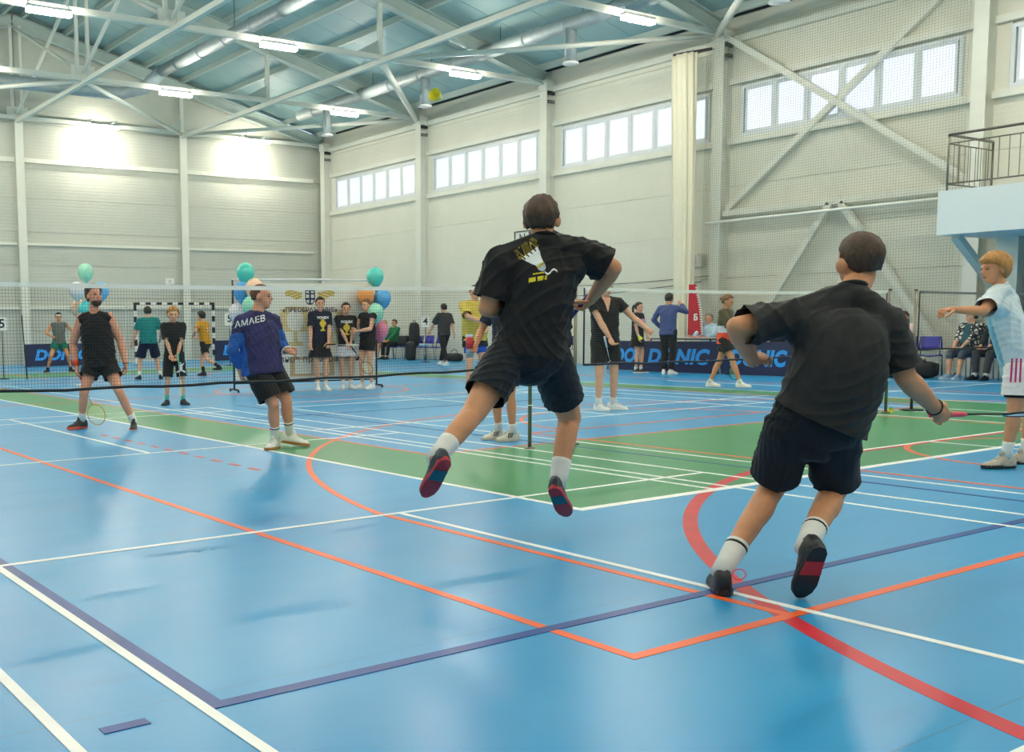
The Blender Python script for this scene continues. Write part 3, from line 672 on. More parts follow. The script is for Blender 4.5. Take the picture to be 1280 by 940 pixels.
    if st != 'bald':
        th = {'short': .016, 'buzz': .008, 'bowl': .028, 'tied': .014, 'long': .022, 'top': .024}[st]
        rings = []; n, m = 30, 20; q = np.random.default_rng(int(abs(hd.x*977+hd.y*131)))
        nz = q.uniform(0, 6, 6)
        for i in range(m+1):
            thh = min(max(math.pi*i/m, .03), math.pi-.03); ring = []
            for j in range(n):
                a = 2*math.pi*j/n; df, ds, du = math.cos(a)*math.sin(thh), math.sin(a)*math.sin(thh), math.cos(thh)
                # hairline height for this azimuth
                az = abs(math.atan2(ds, df))
                front_line = spec.get('fringe', .50); side_line = spec.get('sideline', -.12); back_line = spec.get('nape', -.72)
                if az < 1.0: ln = front_line
                elif az < 1.45: ln = front_line+(side_line-front_line)*(az-1.0)/.45
                elif az < 2.0: ln = side_line+(back_line-side_line)*(az-1.45)/.55
                else: ln = back_line
                mk = min(max((du-ln)/.14+.5, 0), 1); mk = mk*mk*(3-2*mk)
                bump = .005*math.sin(9*a+nz[0]+3*thh)+.004*math.sin(17*a+nz[1])*math.sin(11*thh+nz[2])
                if st == 'top' and du > .45: bump += .012
                rr = [(.098, .077, .088)[x]*.80*(1-mk)+((.098, .077, .088)[x]+th+bump*(1 if st != 'buzz' else .4))*mk for x in range(3)]
                zs_ = 1.16 if (du < 0 and az > 1.5) else 1.0; ring.append(hp(-.010+df*rr[0]*(1 if zs_ == 1 else .97), ds*rr[1]*(1 if zs_ == 1 else .98), .028+du*rr[2]*zs_))
            rings.append(ring)
        rings.reverse(); part('hair', MB().loft(rings), hm, root, True)
        if st == 'tied':
            part('hair_bun', MB().ellipsoid(hp(-.118, 0, .035), [lf*.034*hk, ls*.034*hk, lu*.036*hk], 12, 8), hm, root, True)
        if spec.get('ponytail'):
            m = MB().tube([hp(-.10, 0, .055), hp(-.145, 0, .05), hp(-.165, 0, -.02), hp(-.16, 0, -.11), hp(-.15, 0, -.17)], [.016*hk, .024*hk, .03*hk, .026*hk, .006*hk], 10); part('ponytail', m, hm, root, True)
        if st == 'long':
            rr = []
            for j in range(8):
                z = .03-.045*j; w = .088+.004*j if j < 5 else .1-.012*(j-4)
                rr.append([hp(-.035-.012*j*.5+math.cos(2*math.pi*i/16)*.062, math.sin(2*math.pi*i/16)*w, z) for i in range(16)])
            part('long_hair', MB().loft(rr), hm, root, True)
    if spec.get('beard'):
        rings = []
        for i in range(13):
            thh = min(max(math.pi*i/12, .04), math.pi-.04); ring = []
            for j in range(20):
                a = 2*math.pi*j/20; df, ds, du = math.cos(a)*math.sin(thh), math.sin(a)*math.sin(thh), math.cos(thh)
                mk = 1 if (du < .15 and df > -.35) else 0; mk = 0 if (df > .8 and du > -.25 and abs(ds) < .4) else mk
                rr = .78+.32*mk; ring.append(hp(.032+df*.058*rr*1.05, ds*.054*rr*1.08, -.075+du*.056*rr))
            rings.append(ring)
        rings.reverse(); part('beard', MB().loft(rings), hm, root, True)
    if spec.get('headband'):
        part('headband', MB().tube([hp(-.012, 0, .045), hp(-.006, 0, .075)], [.1*hk, .096*hk], 24, ell=[.86, .86], up=lf.cross(lu)), spec['headband'], root, True)
    if spec.get('cap'):
        part('cap', MB().ellipsoid(hp(-.008, 0, .06), [lf*.108*hk, ls*.09*hk, lu*.07*hk], 16, 10).ellipsoid(hp(.12, 0, .06), [lf*.06*hk, ls*.07*hk, lu*.008*hk], 14, 6), spec['cap'], root, True)
    # --- trousers, shorts, skirt
    lw = spec.get('lower'); lowo = None
    if lw:
        M = MB(); kind = lw.get('kind', 'shorts'); ad = lw.get('add', .012)
        top = lw.get('top', .17)
        if kind == 'skirt':
            rings = []; L = lw.get('len', .34)*k; s0, f0, u0 = frame(0)
            for j in range(9):
                t = j/8; c = spine(top)-Vector((0, 0, 1))*L*t; w = .150*g*k+(.10*k)*t; d = .115*g*k+(.09*k)*t
                ring = []
                for i in range(36):
                    a = 2*math.pi*i/36; pl = 1+.05*t*math.sin(12*a); ring.append(c+s0*(w*pl*math.cos(a))+f0*(d*pl*math.sin(a)))
                rings.append(ring)
            M.loft(rings)
        else:
            torso(M, [(-.16, .10, .09), (-.10, .150, .112), (.02, .170, .126), (top*.6, .164, .122), (top, .155, .116)], ad)
            s0, f0, u0 = frame(0); M.ellipsoid(P-u0*.070*k, [s0*.125*k*g, f0*.104*k*g, u0*.078*k], 16, 10); cuts = []
            for a in ('l', 'r'):
                hj, kn, an = J['hp'+a], J['kn'+a], J['an'+a]; pts = [hj+(hj-kn)*.10, hj]; rad = [.095*k*g, .108*k*g]; ln = lw.get('len', .6); lo = lw.get('loose', 1.0)
                if ln <= 1.0:
                    for t in (.35, .7, 1.0): pts.append(hj+(kn-hj)*ln*t); rad.append((.108+(lo-1)*.11*t-.010*t)*k*g)
                    dd = nrm(kn-hj); pts.append(pts[-1]+dd*.035); rad.append(rad[-1]); cuts.append((pts[-2], dd, rad[-1]*1.5, .07))
                else:
                    for t in (.4, .75): pts.append(hj+(kn-hj)*t); rad.append((.100-.022*t)*k*g*lo)
                    pts.append(kn); rad.append(.075*k*g**.5*lo); e = min(ln-1, 1.0)
                    for t in (.3, .65, 1.0): pts.append(kn+(an-kn)*e*t); rad.append((.074-.012*t)*k*g**.5*lo)
                    dd = nrm(an-kn); pts.append(pts[-1]+dd*.03); rad.append(rad[-1]); cuts.append((pts[-2], dd, rad[-1]*1.6, .06))
                M.tube(pts, rad, 18)
        me = vox(M, vx, 2, kind, lw.get('wr', .006), 26, seed=int(P.x*100)); trim(me, cuts if kind != 'skirt' else [(rings[-1][0]*0+spine(top)-Vector((0, 0, 1))*(L-.012), Vector((0, 0, -1)), .5, .08)]); me.materials.append(lw['mat']); nm = {'shorts': 'shorts', 'skirt': 'skirt', 'trousers': 'trousers'}[kind]
        lowo = link(nm, me); world_parent(lowo, root)
        if lw.get('under'):                             # tights or second layer showing below the hem
            M = MB()
            for a in ('l', 'r'):
                hj, kn = J['hp'+a], J['kn'+a]; M.tube([hj+(kn-hj)*lw['len']*.6, hj+(kn-hj)*lw['under'][1]], [.098*k*g**.5, .084*k*g**.5], 16)
            me = vox(M, vx, 2, 'undershorts'); me.materials.append(lw['under'][0]); world_parent(link('undershorts', me), root)
        if lw.get('band'):
            pass
    # --- shirt
    up = spec.get('upper'); upo = None
    if up:
        M = MB(); hem = up.get('hem', -.02); ad = up.get('add', .016); lo = up.get('loose', 1.0); sl = up.get('sleeve', .62)
        tab = [(t, max(w, .150*lo) if t < .6 else w, max(d, .112*lo) if t < .6 else d) for t, w, d in TORSO if t > hem+.03]
        w0, d0 = (max(.166, .160*lo), max(.124, .120*lo)); fl = up.get('flare', 1.0); tab = [(hem-.07, w0*fl, d0*fl), (hem, w0*fl, d0*fl)]+tab; cuts = [(spine(hem), -frame(hem)[2], .235*k*g*max(lo, 1), .08)] if sl <= 1.0 else []
        if up.get('tank'): tab = [(t, w*(.95 if t > .85 else 1), d) for t, w, d in tab]
        torso(M, tab, ad*k)
        for a in ('l', 'r'):
            sh, el, wr_ = J['sh'+a], J['el'+a], J['wr'+a]; ag = spec.get('arm', 1.0)*g**.4
            if up.get('tank'):
                M.capsule(J['neck']-u1*.055*k+nrm(sh-C)*.045*k, sh-u1*.006*k-nrm(sh-C)*.014*k, .070*k, .074*k, 12); continue
            M.capsule(J['neck']-u1*.030*k, sh+u1*.004*k, .064*k, .066*k, 12)
            M.ellipsoid(C+(sh-C)*.52-u1*.050*k, [s1*.115*k, f1*.092*k, u1*.092*k], 14, 10); M.ellipsoid(J['neck']-u1*.028*k, [s1*.078*k, f1*.072*k, u1*.056*k], 14, 8)
            M.ellipsoid(sh, [s1*.074*k*ag, f1*.072*k, u1*.072*k], 12, 8)
            sr = up.get('sr', 1.0)
            pts = [sh]; rad = [.070*k*ag]
            if sl <= 1.0:
                dd = nrm(el-sh); pts += [sh+(el-sh)*sl*.5, sh+(el-sh)*sl, sh+(el-sh)*sl+dd*.03]; rad += [.068*k*ag*sr, .070*k*ag*sr, .070*k*ag*sr]; cuts.append((pts[-2], dd, .095*k*ag*sr, .06))
            else:
                pts += [sh+(el-sh)*.5, el]; rad += [.062*k*ag*sr, .056*k*ag*sr]; e = min(sl-1, 1)
                pts += [el+(wr_-el)*e*.5, el+(wr_-el)*e]; rad += [.051*k*ag*sr, .038*k*ag*sr]; M.ellipsoid(el, [s1*.055*k*ag, f1*.055*k*ag, u1*.055*k*ag], 10, 8)
            M.tube(pts, rad, 16)
        me = vox(M, vx, 20 if vx < .01 else 6, 'shirt', up.get('wr', .008), 24, seed=int(C.x*100)+3, puff=.007 if vx < .01 else .003); trim(me, cuts, (P, C-u1*.06*k, .185*k*g)); me.materials.append(up['mat'])
        if up.get('mat2'):                              # second colour by region of the garment
            me.materials.append(up['mat2'][0]); fn = up['mat2'][1]; idx = []
            for p in me.polygons:
                d = p.center-C; idx.append(1 if fn(d.dot(s1)/k, d.dot(f1)/k, d.dot(u1)/k, p.center) else 0)
            me.polygons.foreach_set('material_index', idx)
        upo = link(up.get('name', 'shirt'), me); world_parent(upo, root)
        if up.get('collar'):
            part('collar', MB().ring(J['neck']+u1*.006*k, nrm(s1), nrm(f1-u1*.25), .060*k, .008*k, 24, 8), up['collar'], upo, True)
    # --- socks and shoes
    for a in ('l', 'r'):
        kn, an = J['kn'+a], J['an'+a]; sd = nrm(kn-an); fw = nrm(J['to'+a]); upv = Vector(spec.get('sole_up_'+a, (0, 0, 1))) if spec.get('sole_up_'+a) is not None else (Vector((0, 0, 1)) if abs(fw.z) < .25 else sd)
        upv = nrm(upv-fw*upv.dot(fw)); sv = nrm(fw.cross(upv)); q = k*spec.get('foot', 1.0); sh = spec.get('shoe', {}); lg = spec.get('leg', 1.0)*g**.5
        if spec.get('sock'):
            sm, hgt = spec['sock']; hh = hgt*k
            part('sock', MB().tube([an-sd*.03*k, an+sd*hh*.35, an+sd*hh*.8, an+sd*hh], [.040*k*lg, .043*k*lg, .046*k*lg+.05*max(hgt-.12, 0), .047*k*lg+.05*max(hgt-.12, 0)], 16), sm, root, True)
            if spec.get('sock_band'): part('sock_band', MB().tube([an+sd*hh*.82, an+sd*hh*.90], [.0485*k*lg, .0487*k*lg], 16), spec['sock_band'], root, True)
        def sp(x, y, z): return an+fw*x*q+sv*y*q+upv*z*q
        prof = [(-.076, .022, -.030), (-.068, .032, -.002), (-.03, .039, .014), (.01, .041, .016), (.05, .041, .004), (.09, .044, -.022), (.13, .047, -.036), (.165, .044, -.045), (.19, .034, -.053), (.207, .016, -.064)]
        rings = []
        for x, w, zt in prof:
            r = []
            for i in range(14):
                b = 2*math.pi*i/14; zz = -.078+(zt+.078)*max(math.sin(b), 0)**(.5 if x < .03 else .8) if math.sin(b) > 0 else -.078+.006*math.sin(b); ex = .40 if x < .03 else .7; yy = w*math.copysign(abs(math.cos(b))**ex, math.cos(b)); yy *= 1-.24*max(math.sin(b), 0); r.append(sp(x, yy, zz))
            rings.append(r)
        shoe = part('shoe', MB().loft(rings), sh.get('mat', SHW), root, True)
        out = [(-.080, .0), (-.072, .026), (-.045, .039), (0, .041), (.05, .043), (.10, .049), (.14, .051), (.18, .042), (.208, .020), (.214, 0)]
        poly = [(x, w) for x, w in out]+[(x, -w*.92) for x, w in reversed(out[1:-1])]
        r0 = [sp(x, y, -.098) for x, y in poly]; r1 = [sp(x*1.01, y*1.06, -.085) for x, y in poly]; r2 = [sp(x, y, -.070) for x, y in poly]
        part('sole', MB().loft([r0, r1, r2]), sh.get('sole', SOLEW), shoe, False)
        if sh.get('mid'):
            mid = [sp(x, y, -.0985) for x, y in ((.0, .040), (.03, .041), (.075, .046), (.075, -.042), (.03, -.038), (.0, -.037))]; part('sole_patch', MB().loft([mid, [v-upv*.003 for v in mid]]), sh['mid'], shoe)
        if not lod:
            for i in range(4):
                x = .045+.022*i; z = .012-.013*i; part('lace', MB().tube([sp(x, -.022, z-.010), sp(x+.004, 0, z+.003), sp(x, .022, z-.010)], .0032*q, 6), sh.get('lace', SHW), shoe, True)
            part('tongue', MB().ellipsoid(sp(.035, 0, .022), [fw*.026*q, sv*.022*q, (upv*.03-fw*.01)*q], 10, 6), sh.get('tongue', sh.get('mat', SHW)), shoe, True)
        if sh.get('stripes'):
            for sg in (-1, 1):
                for i in range(3):
                    x = .045+.022*i; part('stripe', MB().bar(sp(x, sg*.043, -.058), sp(x-.022, sg*.034, -.006), .009*q, .006*q, up=sv), sh['stripes'], shoe)
    return dict(root=root, shirt=upo, lower=lowo, J=J, k=k, s=s1, f=f1, u=u1, C=C, P=P, hp=hp)

def ray_on(o, origin, d):
    me = o.data; bv = o.get('_x')
    return None
BVHS = {}
def bvh_of(o):
    if o.name not in BVHS:
        me = o.data; BVHS[o.name] = BVHTree.FromPolygons([v.co for v in me.vertices], [p.vertices[:] for p in me.polygons])
    return BVHS[o.name]
def stick(o, name, verts, faces, origin, u, v, out, m, off=.0025):
    """press a flat print (2-D verts) on the surface of garment o"""
    b = bvh_of(o); u, v, out = nrm(u), nrm(v), nrm(out); vs = []
    for x, y in verts:
        p = origin+u*x+v*y+out*.5; h = b.ray_cast(p, -out, 1.2)
        vs.append((h[0]+out*off) if h[0] is not None else (origin+u*x+v*y))
    me = bpy.data.meshes.new(name); me.from_pydata(vs, [], faces); me.update(); me.materials.append(m)
    ob = link(name, me); ob.parent = o; ob.matrix_parent_inverse = Matrix.Identity(4); return ob
def grid_print(o, name, fn, w, h, nx, ny, origin, u, v, out, m):
    ids = {}; vs = []; fs = []
    def vid(i, j):
        if (i, j) not in ids: ids[(i, j)] = len(vs); vs.append((-w/2+w*i/nx, -h/2+h*j/ny))
        return ids[(i, j)]
    for i in range(nx):
        for j in range(ny):
            if fn(-w/2+w*(i+.5)/nx, -h/2+h*(j+.5)/ny): fs.append((vid(i, j), vid(i+1, j), vid(i+1, j+1), vid(i, j+1)))
    return stick(o, name, vs, fs, origin, u, v, out, m) if fs else None
TXT = {}
def text_flat(body, size, shear=0.0, bold=0.0, sx=1.0):
    cu = bpy.data.curves.new('t', 'FONT'); cu.body = body; cu.size = size; cu.align_x = 'CENTER'; cu.align_y = 'CENTER'; cu.shear = shear; cu.offset = bold; cu.resolution_u = 4; cu.space_character = 1.05
    o = bpy.data.objects.new('t', cu); COL.objects.link(o); dg = bpy.context.evaluated_depsgraph_get(); me = bpy.data.meshes.new_from_object(o.evaluated_get(dg))
    vs = [(v.co.x*sx, v.co.y) for v in me.vertices]; fs = [tuple(p.vertices) for p in me.polygons]
    bpy.data.objects.remove(o); bpy.data.curves.remove(cu); bpy.data.meshes.remove(me); return vs, fs
def lettering(parent, body, size, origin, u, v, m, name='lettering', shear=0.0, bold=0.0, sx=1.0):
    vs, fs = text_flat(body, size, shear, bold, sx); u, v = nrm(u), nrm(v); o = Vector(origin)
    return part(name, MB().add([o+u*x+v*y for x, y in vs], fs), m, parent, fix=False)

def racket(label, butt, d, face, grip_m, frame_m, string_m=None, L=0.67, group=None):
    butt = Vector(butt); d = nrm(d); fc = Vector(face); fc = nrm(fc-d*fc.dot(d)); sd = nrm(d.cross(fc))
    t = thing('badminton_racket', label, 'racket', butt, group)
    part('grip', MB().tube([butt, butt+d*.012, butt+d*.16, butt+d*.185], [.015, .0145, .0125, .009], 10), grip_m, t, True)
    part('shaft', MB().tube([butt+d*.18, butt+d*.415], [.0048, .0042], 8), frame_m, t, True)
    c = butt+d*(L-.128); part('frame', MB().ring(c, d*1.27, sd, .1, .0055, 36, 6), frame_m, t, True)
    mb = MB(); q = .0014
    for i in range(-7, 8):
        x = i*.0125; h = .126*math.sqrt(max(1-(x/.1)**2, 0)); mb.bar(c+sd*x-d*h, c+sd*x+d*h, q, q, up=fc)
    for i in range(-9, 10):
        y = i*.0128; w = .1*math.sqrt(max(1-(y/.127)**2, 0)); mb.bar(c+d*y-sd*w, c+d*y+sd*w, q, q, up=fc)
    part('strings', mb, string_m or mat('racket_string', (236, 236, 190), 0.5), t)['kind'] = 'stuff'
    return t
def shuttle(label, p, d, m=None):
    p = Vector(p); d = nrm(d); t = thing('shuttlecock', label, 'shuttlecock', p)
    u = d.orthogonal().normalized(); w = d.cross(u)
    part('cork', MB().ellipsoid(p, [u*.013, w*.013, d*.016], 12, 8), mat('shuttle_cork', (240, 236, 220), 0.5), t, True)
    m = m or mat('yellow_nylon', (248, 242, 84), 0.5, var=0.03); mb = MB()
    rings = [[p-d*(.008+.058*j/5)+(u*math.cos(2*math.pi*i/24)+w*math.sin(2*math.pi*i/24))*(.012+.021*j/5)*(1+.05*(i % 2)) for i in range(24)] for j in range(6)]
    mb.loft(rings, False); part('skirt', mb, m, t, True)
    part('band', MB().ring(p-d*.034, u, w, .0225, .0018, 24, 5), m, t, True)
    return t

# poses -----------------------------------------------------------
def pose_px(D, d):
    return {a: at(v[0], v[1], D+(v[2] if len(v) > 2 else 0)) for a, v in d.items()}
def cdir(r, u, a):                                      # direction from right / up / away components
    return nrm(RH*r+Vector((0, 0, 1))*u+WH*a)
def stand(G, H, phi, spec, label, an=((-.11, 0), (.11, 0)), wr=((-.25, .04, .86), (.25, .04, .86)), toe=(-12, 12), lean=0.0, side=0.0, crouch=0.0, look=None, lookp=0.0, azl=(.098, .098), seat=None, pel=(0, 0), pole=None, hands=None, twist=0.0):
    G = Vector((G[0], G[1], 0)); k = H/1.75; tv = nrm(-G); rv = nrm(Vector((G.y, -G.x, 0))); ph = math.radians(phi)
    fy = tv*math.cos(ph)+rv*math.sin(ph); fx = rv*math.cos(ph)-tv*math.sin(ph); Z = Vector((0, 0, 1))
    def W(x, y, z): return G+(fx*x+fy*y+Z*z)*k
    J = {}; hz = .93-crouch if seat is None else seat/k
    px, py = pel
    J['hpl'] = W(-.092+px, py, hz); J['hpr'] = W(.092+px, py, hz)
    gw = spec.get('girth', 1)**.8; tw = math.radians(twist); cx, sx = math.cos(tw), math.sin(tw); ch = hz+.50
    for n, sg in (('l', -1), ('r', 1)): J['sh'+n] = W(px+side+sg*.182*gw*cx, py+lean+sg*.182*gw*sx, ch)
    J['neck'] = W(px+side*1.1, py+lean*1.12-.01, ch+.06); J['head'] = W(px+side*1.2, py+lean*1.3+.03, ch+.205)
    p = math.radians(phi if look is None else look); lv = nrm(tv*math.cos(p)+rv*math.sin(p)+Z*lookp)
    for i, n in enumerate('lr'):
        sg = -1 if n == 'l' else 1; ax, ay = an[i][0], an[i][1]; A = W(ax, ay, azl[i])
        J['kn'+n], J['an'+n] = ik(J['hp'+n], A, .425*k, .415*k, fy*1.0+fx*sg*.12)
        t = math.radians(toe[i]); J['to'+n] = nrm(fy*math.cos(t)+fx*math.sin(t))
        pl = ((fx*sg*.6-fy*.8-Z*.3) if wr[i][2] < 1.0 and wr[i][1] < .2 else (fx*sg*.75-fy*.15-Z*.75)) if pole is None else sum(((fx, fy, Z)[q]*pole[i][q] for q in range(3)), Vector((0, 0, 0)))
        J['el'+n], J['wr'+n] = ik(J['sh'+n], W(*wr[i]), .285*k, .255*k, pl)
    if hands:
        for kk, v in hands.items(): spec = dict(spec, **{kk: v})
    r = build_person(label, J, H, fy, lv, spec, G); r['fy'], r['fx'], r['W'] = fy, fx, W; return r

def grip(J, a, rd, hint, bend=.35):                     # hand closed on a handle that points along rd
    fa = nrm(J['wr'+a]-J['el'+a]); rd = nrm(rd); hd = nrm(fa-rd*.0); t = rd-hd*rd.dot(hd)
    if t.length < .25: hd = nrm(hd+Vector(hint)*.6); t = rd-hd*rd.dot(hd)
    t = nrm(t); pn = nrm(t.cross(hd)); th = 1
    if pn.dot(Vector(hint)) < 0: pn = -pn; th = -1
    w = J['wr'+a]; return dict(dir=hd, palm=pn, thumb=th, curl=1.15, tcurl=.3, grip=True), w+hd*.072+pn*.028-rd*.05

# ------------------------------------------------------------------ the players
GOLD = mat('print_gold', (214, 184, 52), 0.7, var=0.1); PWHITE = mat('print_white', (232, 236, 238), 0.7, var=0.04); PGREY = mat('print_grey', (176, 192, 210), 0.7, var=0.05); PYEL = mat('print_yellow', (226, 206, 40), 0.7, var=0.05)
R_PINK = mat('grip_pink', (244, 84, 108), 0.6); R_BLACK = mat('racket_black', (36, 38, 46), 0.35, metal=0.3); R_PURPLE = mat('racket_violet', (66, 56, 120), 0.35, metal=0.3); R_WHITE = mat('racket_white', (226, 226, 226), 0.4); R_GOLD = mat('racket_gold', (206, 160, 90), 0.35, metal=0.4); R_RED = mat('racket_red', (206, 44, 44), 0.4); STR_Y = mat('string_yellow', (222, 226, 120), 0.5); STR_G = mat('string_green', (150, 220, 170), 0.5); STR_B = mat('string_pale_blue', (190, 214, 226), 0.5)

# the jumping player seen from behind
D1 = 5.72
J = pose_px(D1, {'head': (677, 275, .04), 'neck': (681, 297, 0), 'shl': (627, 326, -.02), 'shr': (731, 318, .04), 'ell': (609, 385, -.02), 'wrl': (634, 385, .22), 'elr': (766, 335, .02), 'wrr': (741, 371, .20),
    'hpl': (634, 447, -.03), 'hpr': (688, 447, .03), 'knl': (592, 516, -.20), 'anl': (546, 571, -.46), 'knr': (712, 522, .26), 'anr': (697, 603, .10)})
J['tol'] = cdir(-.32, -.74, .55); J['tor'] = cdir(.42, -.66, .58)
RD1 = cdir(-.50, -.76, .42); G1, B1 = grip(J, 'r', RD1, cdir(-.5, 0, .5))
SH_HERO = dict(mat=mat('shoe_teal_black', (26, 46, 58), 0.45, var=0.25, scale=20), sole=SOLER, mid=mat('sole_teal', (30, 84, 104), 0.4), lace=mat('lace_dark', (40, 44, 50), 0.7))
spec = dict(voxel=.0075, skin=S_TAN, girth=1.03, hair_mat=H_BROWN, hair='short', nape=-.64, fringe=.45, shoe=SH_HERO, sock=(SOCKW, .13), face=False, arm=1.12, leg=1.08,
    upper=dict(mat=BLACK, sleeve=.80, hem=.02, loose=1.08, add=.012, wr=.011, sr=1.05, collar=BLACK), lower=dict(mat=NAVYB, len=.68, loose=1.08, add=.018, wr=.010),
    sole_up_l=cdir(-.15, .50, .85), sole_up_r=cdir(.25, .62, .70),
    hand_r=G1, foot=.92, hand_l=dict(dir=cdir(.5, .35, .7), curl=.9, palm=cdir(.5, .3, .3)))
hero1 = build_person('tall jumping player in black print T-shirt, back turned, racket arm bent', J, 1.90, cdir(.15, 0, 1), cdir(.38, .10, .9), spec, on_floor(660, 672))
sh, u1, s1, f1, C1 = hero1['shirt'], hero1['u'], hero1['s'], hero1['f'], hero1['C']
bo = -f1; us = RH - bo*RH.dot(bo); uz = u1
pc = at(662, 329, D1)                                   # shuttlecock print on the back
ca, sa = math.cos(math.radians(-52)), math.sin(math.radians(-52))
def shut(x, y):                                         # feathers of the printed shuttlecock
    X, Y = x*ca+y*sa, -x*sa+y*ca
    return -.01 < X+.02 and False
def loc(x, y, ang):
    a = math.radians(ang); return x*math.cos(a)+y*math.sin(a), -x*math.sin(a)+y*math.cos(a)
ax_ang = -52                                            # axis from feathers (upper left) to cork (lower right)
def skirt_fn(x, y):
    a, b = loc(x+.005, y-.012, ax_ang); return -.065 < a < .035 and abs(b) < .024+.040*(.035-a)/.1 and not (a < -.045 and math.sin(b*220) > .55)
def cork_fn(x, y):
    a, b = loc(x+.005, y-.012, ax_ang); return .052 <= a < .085 and abs(b) < .024*math.sqrt(max(1-((a-.052)/.034)**2, 0))+.002
def band_fn(x, y):
    a, b = loc(x+.005, y-.012, ax_ang); return .035 <= a < .052 and abs(b) < .027
def flame_fn(x, y):
    a, b = loc(x+.005, y-.012, ax_ang); r = math.hypot(a+.065, b)
    return -.135 < a < -.062 and abs(b) < .075 and abs(math.sin(38*a+9*math.sin(b*44))) > .955
for nm, fn, m in (('shuttlecock_print', skirt_fn, PWHITE), ('cork_print', cork_fn, PGREY), ('band_print', band_fn, GOLD), ('flame_print', flame_fn, GOLD)):
    grid_print(sh, nm, (lambda x, y, fn=fn: fn(x*1.18, y*1.18)), .30, .30, 130, 130, pc, us, uz, bo, m)
def tail_fn(x, y): return abs(y-.012*math.sin(x*90)) < .005 and abs(x) < .035
grid_print(sh, 'ribbon_print', tail_fn, .09, .06, 36, 24, at(678, 341, D1), us, uz, bo, PWHITE)
q0 = at(661, 350, D1)
def bars_fn(x, y):
    y2 = y-.16*x
    return (abs(y2) < .012 and abs(x) < .048 and math.sin(x*150) > -.75) or (abs(y2-.030) < .0035 and -.03 < x < .03)
grid_print(sh, 'bar_print', bars_fn, .14, .10, 56, 40, q0, us, uz, bo, PYEL)
w = J['wrr']; hd1 = cdir(-.25, -.9, .2)
racket('violet racket gripped by the jumping player, pointing down', B1, RD1, cdir(.7, 0, .7), R_PURPLE, R_PURPLE, STR_B)

# the second near player, running away
D2 = 4.60
J = pose_px(D2, {'head': (1074, 327, .10), 'neck': (1064, 361, .04), 'shl': (991, 398, .0), 'shr': (1108, 404, -.02), 'ell': (921, 408, -.04), 'wrl': (941, 452, .16), 'elr': (1132, 472, -.06), 'wrr': (1170, 511, .03),
    'hpl': (988, 533, -.02), 'hpr': (1043, 540, -.02), 'knl': (967, 607, .18), 'anl': (903, 712, -.10), 'knr': (1042, 612, .12), 'anr': (1008, 682, -.24)})
J['tol'] = cdir(.25, -.02, .97); J['tor'] = cdir(-.02, -.86, .50)
RD2 = cdir(.985, -.02, .17); G2, B2 = grip(J, 'r', RD2, cdir(.1, .6, .6))
SH_H2 = dict(mat=SHB, sole=SOLEB, mid=SOLER, lace=R_PINK)
spec = dict(voxel=.0075, skin=S_TAN, girth=1.02, hair_mat=H_BROWN, hair='buzz', nape=-.66, shoe=SH_H2, sock=(SOCKW, .16), sock_band=BLACK2, face=False, arm=1.08, leg=1.04, hup=cdir(-.12, 1, .1), bow=cdir(.03, 0, -.04)*.05,
    upper=dict(mat=BLACK2, sleeve=.86, hem=.10, loose=1.16, add=.014, wr=.011, sr=.96, collar=BLACK2), lower=dict(mat=NAVYB, len=.84, loose=1.05, add=.016, wr=.010), head=1.07,
    sole_up_r=cdir(.05, .35, .93), hand_r=G2, hand_l=dict(dir=cdir(.75, .3, .5), palm=cdir(.3, -.5, .6), curl=.7))
hero2 = build_person('running player in plain charcoal T-shirt, back turned, pink racket grip', J, 1.80, cdir(-.15, 0, 1), cdir(-.12, .08, 1), spec, on_floor(897, 745))
part('lace_loop', MB().ring(at(924, 718, 4.46), cdir(1, .15, 0), cdir(.1, .45, .5), .028, .0028, 20, 5), R_PINK, hero2['root'], True)
w = J['wrr']; hd2 = cdir(.93, -.25, .2)
racket('pink gripped racket held out low by the running player', B2, RD2, cdir(0, .97, .2), R_PINK, R_BLACK, STR_B)
part('wrist_strap', MB().ring(J['wrr']-nrm(J['wrr']-J['elr'])*.015, nrm(J['wrr']-J['elr']).orthogonal(), nrm(J['wrr']-J['elr']).cross(nrm(J['wrr']-J['elr']).orthogonal().normalized()), .034, .004, 20, 6), BLACK2, hero2['root'], True)

